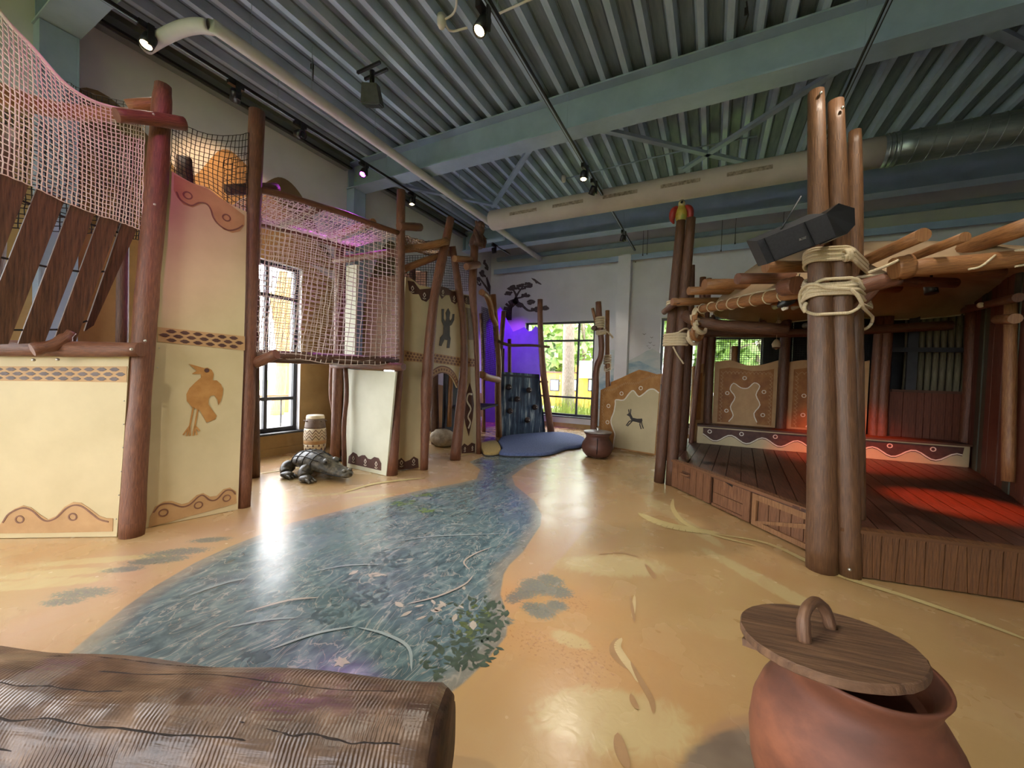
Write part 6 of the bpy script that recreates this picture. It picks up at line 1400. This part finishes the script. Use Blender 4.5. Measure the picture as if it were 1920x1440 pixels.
# maker's badge on the grille: slanted letters B O S E
bxd = ln.normalized(); bup = (upv - bxd * upv.dot(bxd)).normalized(); bc = at(1502, 449, dS - .02) + nrm * .012
fc = bpy.data.curves.new('badge_letters', 'FONT'); fc.body = 'BOSE'; fc.size = .022; fc.shear = .35; fc.extrude = .001; fc.align_x = 'CENTER'; fc.align_y = 'CENTER'
fo = bpy.data.objects.new('badge_letters', fc); COL.objects.link(fo)
dg = bpy.context.evaluated_depsgraph_get(); fm = bpy.data.meshes.new_from_object(fo.evaluated_get(dg)); bpy.data.objects.remove(fo)
fob = bpy.data.objects.new('badge_letters', fm); COL.objects.link(fob); fm.materials.append(M_bolt); fob.parent = t
fob.matrix_local = Matrix.Translation(bc - t.location) @ Matrix((bxd, bup, bxd.cross(bup))).transposed().to_4x4()
MB().tube([fr_[0] * .55 + fr_[1] * .45 + upv * .12 - nrm * .06, at(1502, 368, dS + .05)], .006, 6).obj('hanging_rod', M_frame, t)
MB().tube([(fr_[1] + fr_[2]) / 2 - nrm * .1, at(1572, 425, 2.98)], .02, 8).obj('mount_bracket', M_black, t)

# ------------------------------------------------------------------ foreground log bench
e0 = G(850, 1272, .44); e1 = G(-60, 1200, .44); dl = (e0 - e1); dl.z = 0; dl.normalize(); nl = Vector((dl.y, -dl.x, 0))
if nl.y > 0: nl = -nl
r_ = .215; a = e1 - dl * .8 + nl * .115; b = e0 + nl * .115 - dl * .02; a.z = b.z = .235
t = thing('log_bench', (b + a) / 2 - Vector((0, 0, .235)), 'thick rough-hewn brown log lying in the foreground', 'log bench')
mb = MB(); N_ = 120; n = 64; LT = (b - a).length; rg = random.Random(4); u, w, d = basis(b - a)
ph = [rg.uniform(0, 6.28) for _ in range(8)]
def hewn_r(an, L_, edge=1.0):
    facet = .028 * math.cos(5 * an + 1.2 * math.sin(L_ * 1.7 + ph[0])) + .012 * math.sin(8 * an + L_ * 2.1 + ph[1]) + .008 * math.sin(3 * an + L_ * 3.3)
    gash = -.009 * math.exp(-((math.sin(an * 2.5 + L_ * .9 + ph[3]) / .06) ** 2)) * (.5 + .5 * math.sin(L_ * 3))
    return r_ * edge * (1 + facet) + .006 * math.sin(L_ * 9 + 3 * an + ph[2]) + gash
for i in range(N_ + 1):
    s = i / N_; p = a + (b - a) * s; L_ = (b - a).length * s
    edge = 1.0 if s < .992 else 1 - ((s - .992) / .008) ** 2 * .06
    for j in range(n):
        an = 2 * math.pi * j / n
        rr = hewn_r(an, L_, edge)
        mb.v.append(p + (u * math.cos(an) + w * math.sin(an)) * rr)
for i in range(N_):
    for j in range(n): j2 = (j + 1) % n; mb.face([i * n + j, i * n + j2, (i + 1) * n + j2, (i + 1) * n + j], [(j / n * 1.35, i / N_ * LT), ((j + 1) / n * 1.35, i / N_ * LT), ((j + 1) / n * 1.35, (i + 1) / N_ * LT), (j / n * 1.35, (i + 1) / N_ * LT)], True)
def hewn():
    m = pm('hewn_log', (62, 46, 35), (122, 98, 78), (3, 1.6, 1), 4, 7, .34, bump=.0, coord='UV', c3=(88, 67, 51), contrast=(.3, .7))
    nt = m.node_tree; N = nt.nodes; L = nt.links; b = N['Principled BSDF']
    tc = N.new('ShaderNodeTexCoord'); wv = N.new('ShaderNodeTexWave'); wv.bands_direction = 'Y'; wv.inputs['Scale'].default_value = 26; wv.inputs['Distortion'].default_value = 3.5; wv.inputs['Detail'].default_value = 2; wv.inputs['Detail Scale'].default_value = .6
    L.new(tc.outputs['UV'], wv.inputs['Vector'])
    n1 = N.new('ShaderNodeTexNoise'); n1.inputs['Scale'].default_value = 4.5; n1.inputs['Detail'].default_value = 4; L.new(tc.outputs['UV'], n1.inputs['Vector'])
    mr = N.new('ShaderNodeMapRange'); mr.inputs[1].default_value = .48; mr.inputs[2].default_value = .6; mr.inputs[3].default_value = .12; L.new(n1.outputs['Fac'], mr.inputs[0])
    mu = N.new('ShaderNodeMath'); mu.operation = 'MULTIPLY'; L.new(wv.outputs['Fac'], mu.inputs[0]); L.new(mr.outputs[0], mu.inputs[1])
    mp = N.new('ShaderNodeMapping'); mp.inputs['Scale'].default_value = (14, 1.1, 1); L.new(tc.outputs['UV'], mp.inputs[0])
    n2 = N.new('ShaderNodeTexNoise'); n2.inputs['Scale'].default_value = 2.5; n2.inputs['Detail'].default_value = 6; n2.inputs['Distortion'].default_value = .6; L.new(mp.outputs[0], n2.inputs['Vector'])
    ad = N.new('ShaderNodeMath'); ad.operation = 'MULTIPLY_ADD'; L.new(n2.outputs['Fac'], ad.inputs[0]); ad.inputs[1].default_value = 2.0; L.new(mu.outputs[0], ad.inputs[2])
    bu = N.new('ShaderNodeBump'); bu.inputs['Strength'].default_value = .55; bu.inputs['Distance'].default_value = .006; L.new(ad.outputs[0], bu.inputs['Height']); L.new(bu.outputs[0], b.inputs['Normal'])
    return m
M_hewn = hewn()
mb.obj('log_body', M_hewn, t)
M_crack = pm('crack_shadow', (34, 24, 18), rough=.9)
for an0, s0, s1, q in ((.0, .35, .62, 1), (.35, .5, .8, 2), (.7, .3, .55, 3), (-.35, .55, .95, 4), (.2, .78, .97, 5), (1.0, .6, .9, 6), (1.35, .4, .75, 7), (-.7, .4, .7, 8)):
    rq = random.Random(q); P = []; an = -1.35 + an0
    # u,w are the log's cross axes; sweep the visible upper side
    for i in range(15):
        s_ = s0 + (s1 - s0) * i / 14; an += rq.uniform(-.03, .03); L_ = LT * s_
        P.append(a + (b - a) * s_ + (u * math.cos(an) + w * math.sin(an)) * (hewn_r(an, L_) - .0015))
    P = smoothpath(P, 3); MB().tube(P, [.0008] + [rq.uniform(.0018, .0032) for _ in range(len(P) - 2)] + [.0008], 6).obj('crack', M_crack, t)
M_endg = pm('log_end', (46, 30, 22), (82, 56, 40), ns=14, detail=6, rough=.7, bump=.5)
ring = [N_ * n + j for j in range(n)]; pe = [mb.v[q] for q in ring]; mb2 = MB(); c_ = sum(pe, Vector()) / n
mb2.v = [p + d * .001 for p in pe] + [c_ + (p - c_) * .93 + d * .02 for p in pe] + [c_ + d * .026]
for j in range(n): j2 = (j + 1) % n; mb2.face([j, j2, n + j2, n + j], [(0, 0)] * 4, True); mb2.face([n + j, n + j2, 2 * n], [(0, 0)] * 3, True)
mb2.obj('end_face', M_endg, t)
for s in (.15, .8): MB().box(a + (b - a) * s - Vector((0, 0, .215)), (.14, .26, .04), Matrix.Rotation(math.atan2(d.y, d.x), 3, 'Z')).obj('foot_block', M_plank, t)

# foreground clay pot with tilted lid
pc = Vector((.43, 1.55, 0)); zr_ = .61
t = thing('clay_pot', pc, 'large terracotta pot with a loose round wooden lid in the foreground', 'pot')
M_terra = pm('terracotta', (92, 54, 37), (138, 84, 58), (1, 1, 1.6), 3.2, 7, .62, bump=.12, c3=(112, 66, 46))
prof = [(.12, 0), (.18, .02), (.235, .1), (.262, .2), (.27, .29), (.262, .37), (.24, .435), (.212, .485), (.192, .515), (.186, .535), (.19, .56), (.2, .585), (.208, .602), (.205, .61), (.195, .606), (.17, .57), (.16, .52)]
MB().lathe(pc, prof, 56).obj('pot_body', M_terra, t)
lc = Vector((.349, 1.535, .64)); R_l = .232; lz = Vector((-.1, .1, 1)).normalized(); lx = Vector((.93, -.36, 0)); lx = (lx - lz * lx.dot(lz)).normalized(); ly = lz.cross(lx)
RL = Matrix((lx, ly, lz)).transposed()
M_lid = pm('weathered_lid', (80, 56, 39), (122, 90, 64), (1.5, 16, 4), 3, 6, .7, bump=.5)
n = 64; mb = MB(); rg = random.Random(8); rad = [R_l * (1 + .012 * math.sin(3 * 6.283 * j / n) + rg.uniform(-.006, .006)) for j in range(n)]
for zz, s in ((-.014, .985), (-.01, 1), (.01, 1), (.014, .985)):
    for j in range(n): q = 6.283 * j / n; mb.v.append(Vector((rad[j] * s * math.cos(q), rad[j] * s * math.sin(q), zz)))
for l in range(3):
    for j in range(n): j2 = (j + 1) % n; mb.face([l * n + j, l * n + j2, (l + 1) * n + j2, (l + 1) * n + j], [(0, 0)] * 4)
mb.face(list(range(n))[::-1], [(0, 0)] * n); mb.face([3 * n + j for j in range(n)], [(0, 0)] * n)
base_ = pc
lo = mb.obj('lid', M_lid, t)
# obj() placed the disc relative to the pot: turn and move it into place
lo.data.transform(Matrix.Translation(pc)); lo.data.transform(RL.to_4x4()); lo.data.transform(Matrix.Translation(lc - pc))
def lp(x, y, z): return lc + RL @ Vector((x, y, z))
MB().tube(smoothpath([lp(-.035, -.075, .008), lp(-.035, -.072, .06), lp(-.03, -.05, .1), lp(-.02, .03, .105), lp(-.005, .075, .07), lp(.005, .085, .01)], 4), [.019] * 6 + [.016] * 9 + [.018] * 6, 10).obj('lid_handle', pm('handle_branch', (88, 60, 42), (130, 96, 70), (9, 1, 1), 5, 5, .5, bump=.4, coord='UV'), t)
MB().box(lp(-R_l * .72, 0, -.025), (.05, R_l * 1.2, .022), RL).obj('lid_batten', M_lid, t)

# ------------------------------------------------------------------ outdoors
t = tag(MB().box((0, 2, -.25), (90, 90, .3)).obj('lawn', pm('grass', (96, 124, 50), (140, 160, 80), ns=6, detail=8, rough=.9)), kind='structure')
M_leaf = pm('leaves', (104, 136, 70), (164, 190, 110), ns=3, rough=.7)
M_bark = pm('grey_bark', (120, 104, 94), (158, 142, 130), (6, 1.5, 1), 6, 6, .9, bump=.6, coord='UV')
def tree(name, base, h, r, crown, label, seed, trunk=M_bark, cz=.6, n=420, ls=.16):
    t = thing(name, base, label, 'tree', 'trees outside the windows'); rg = random.Random(seed); b = Vector(base)
    top = b + Vector((rg.uniform(-.3, .3), rg.uniform(-.3, .3), h * .8)); mb = MB(); log(mb, [b, b * .5 + top * .5 + Vector((rg.uniform(-.1, .1), 0, 0)), top], [r, r * .8, r * .4], seed); mb.obj('trunk', trunk, t)
    for k in range(4):
        a = b + (top - b) * rg.uniform(.45, .9); e = a + Vector((rg.uniform(-1, 1) * crown, rg.uniform(-1, 1) * crown, rg.uniform(.2, .6) * crown)); MB().tube([a, (a + e) / 2 + Vector((0, 0, .1)), e], [r * .35, r * .25, r * .1], 6).obj('branch', trunk, t)
    mb = MB()
    cents = [b + Vector((rg.uniform(-1, 1) * crown * .8, rg.uniform(-1, 1) * crown * .8, h * rg.uniform(cz, 1.0))) for _ in range(9)]
    for i in range(n):
        c = rg.choice(cents); v = Vector((rg.gauss(0, 1), rg.gauss(0, 1), rg.gauss(0, .7))).normalized() * crown * .55 * rg.random() ** .4; p = c + v
        u = Vector((rg.uniform(-1, 1), rg.uniform(-1, 1), rg.uniform(-1, 1))).normalized(); w = u.orthogonal().normalized(); s = ls * rg.uniform(.6, 1.5); o = len(mb.v)
        mb.v += [p - u * s, p + w * s * .5, p + u * s, p - w * s * .5]; mb.face([o, o + 1, o + 2, o + 3], [(0, 0)] * 4)
    lf = mb.obj('foliage', M_leaf, t); tag(lf, kind='stuff')
# pine trunk just outside the back window and the trees behind
pb = W(1066, 755, Y=13.5); tree('pine_tree', (pb.x, 13.5, -.1), 9, .24, 1.4, 'tall pale pine trunk outside the back window', 3, cz=.75)
for i, (px, Y, h, c, lab) in enumerate(((1030, 24, 7, 2.2, 'slender leafy tree far outside the back window, left of the pine'), (1095, 22, 7.5, 2.4, 'leafy tree outside the back window, right of the pine'), (985, 26, 8, 2.6, 'broad tree outside the back window, behind the climbing wall'), (1130, 27, 8, 2.6, 'broad tree outside behind the crooked posts'),
                                        (1300, 19, 6.5, 2.2, 'dense tree outside the stage window, left half'), (1370, 15.5, 6, 1.7, 'dense tree outside the stage window, middle'), (1420, 19, 7, 2.3, 'dense tree outside the stage window, right half'), (1345, 22, 8, 2.6, 'tall tree further back outside the stage window'))):
    p = W(px, 700, Y=Y); tree('leafy_tree', (p.x, Y, -.1), h, .12, c, lab, 20 + i, cz=.25, n=900, ls=.3)
# orange garden wall with window pictures
fy = 19.0; M_or = pm('orange_wall', (222, 150, 52), (236, 172, 72), ns=2, rough=.8)
x0 = W(990, 700, Y=fy).x; x1 = W(1160, 700, Y=fy).x; zt0 = W(1060, 700, Y=fy).z
t = thing('garden_wall', ((x0 + x1) / 2, fy, 0), 'orange garden wall outside the back window', 'wall')
MB().box(((x0 + x1) / 2, fy, zt0 / 2 - .05), (x1 - x0 + 6, .2, zt0 + .1)).obj('wall_face', M_or, t); MB().box(((x0 + x1) / 2, fy, zt0 + .04), (x1 - x0 + 6, .3, .08)).obj('wall_cap', M_logd, t)
xr = W(1095, 690, Y=fy).x; zr2 = W(1060, 690, Y=fy).z; MB().box((xr + 1.2, fy - .05, (zt0 + zr2) / 2 + .1), (3.2, .2, zr2 - zt0 + .1)).obj('raised_part', M_or, t)
for px, py in ((1040, 722), (1074, 722), (1112, 722)):
    p = W(px, py, Y=fy - .12); f = MB().box(p, (.52, .05, .62)).obj('notice_frame', M_frame, t); MB().box(p + Vector((0, -.03, 0)), (.4, .02, .5)).obj('notice_sheet', pm('pale_sheet', (214, 226, 232), rough=.6), f)
p = W(1102, 693, Y=fy - .28); t = thing('air_conditioner', p, 'white air conditioning unit on the garden wall outside', 'air conditioner')
MB().box(p, (.75, .35, .85)).obj('casing', M_whitep, t)
for dz in (-.2, .2): MB().tube([p + Vector((-.1, -.18, dz)), p + Vector((-.1, -.19, dz))], .15, 20).obj('fan_grille', M_steel, t)
# tall grass under the window
mb = MB(); rg = random.Random(9)
for i in range(1500):
    x = rg.uniform(-8, -1); y = rg.uniform(11.2, 13.2); h = rg.uniform(.3, .9); o = len(mb.v); dx = rg.uniform(-.2, .2)
    mb.v += [Vector((x - .012, y, -.1)), Vector((x + .012, y, -.1)), Vector((x + dx + .006, y, h)), Vector((x + dx, y, h))]; mb.face([o, o + 1, o + 2, o + 3], [(0, 0)] * 4)
tag(mb.obj('tall_grass', pm('grass_blades', (128, 150, 60), (178, 186, 96), ns=5, rough=.8)), 'tall pale green grass growing outside under the back window', 'grass', kind='stuff')
M_tr = pm('orange_bark', (176, 128, 72), (206, 158, 96), (8, 1, 1), 4, 5, .8, coord='UV')
# outside the left window: paved yard, tree posts, railing
tag(MB().box((-16, 3, -.08), (18.6, 30, .06)).obj('yard_paving', pm('pale_paving', (206, 204, 198), (222, 220, 214), ns=3, rough=.8)), kind='structure')
for i, (px, X) in enumerate(((520, -12.0), (533, -12.6))):
    p = W(px, 720, X=X); t = thing('orange_trunk', (X, p.y, -.1), ('orange-brown tree trunk outside the left window, nearer one', 'orange-brown tree trunk outside the left window, further one')[i], 'trunk', 'trunks in the yard')
    mb = MB(); log(mb, [(X, p.y, -.1), (X + .1, p.y + .05, 1.6), (X, p.y, 3.2), (X + .05, p.y + .1, 4.4)], [.2, .15, .14, .12], 30 + i); mb.obj('trunk', M_tr, t)
    mb = MB(); log(mb, [(X, p.y, 2.6), (X + .4, p.y - .5, 3.6)], [.1, .05], 3); mb.obj('limb', M_tr, t)
X = -9.2; t = thing('yard_railing', (X, 5, -.1), 'low dark railing with wooden top outside the left window', 'railing')
MB().box((X, 5, .72), (.1, 6, .12)).obj('top_board', M_logt, t)
for i in range(14): MB().tube([(X, 2.2 + i * .44, -.1), (X, 2.2 + i * .44, .68)], .02, 6).obj('baluster', M_frame, t)
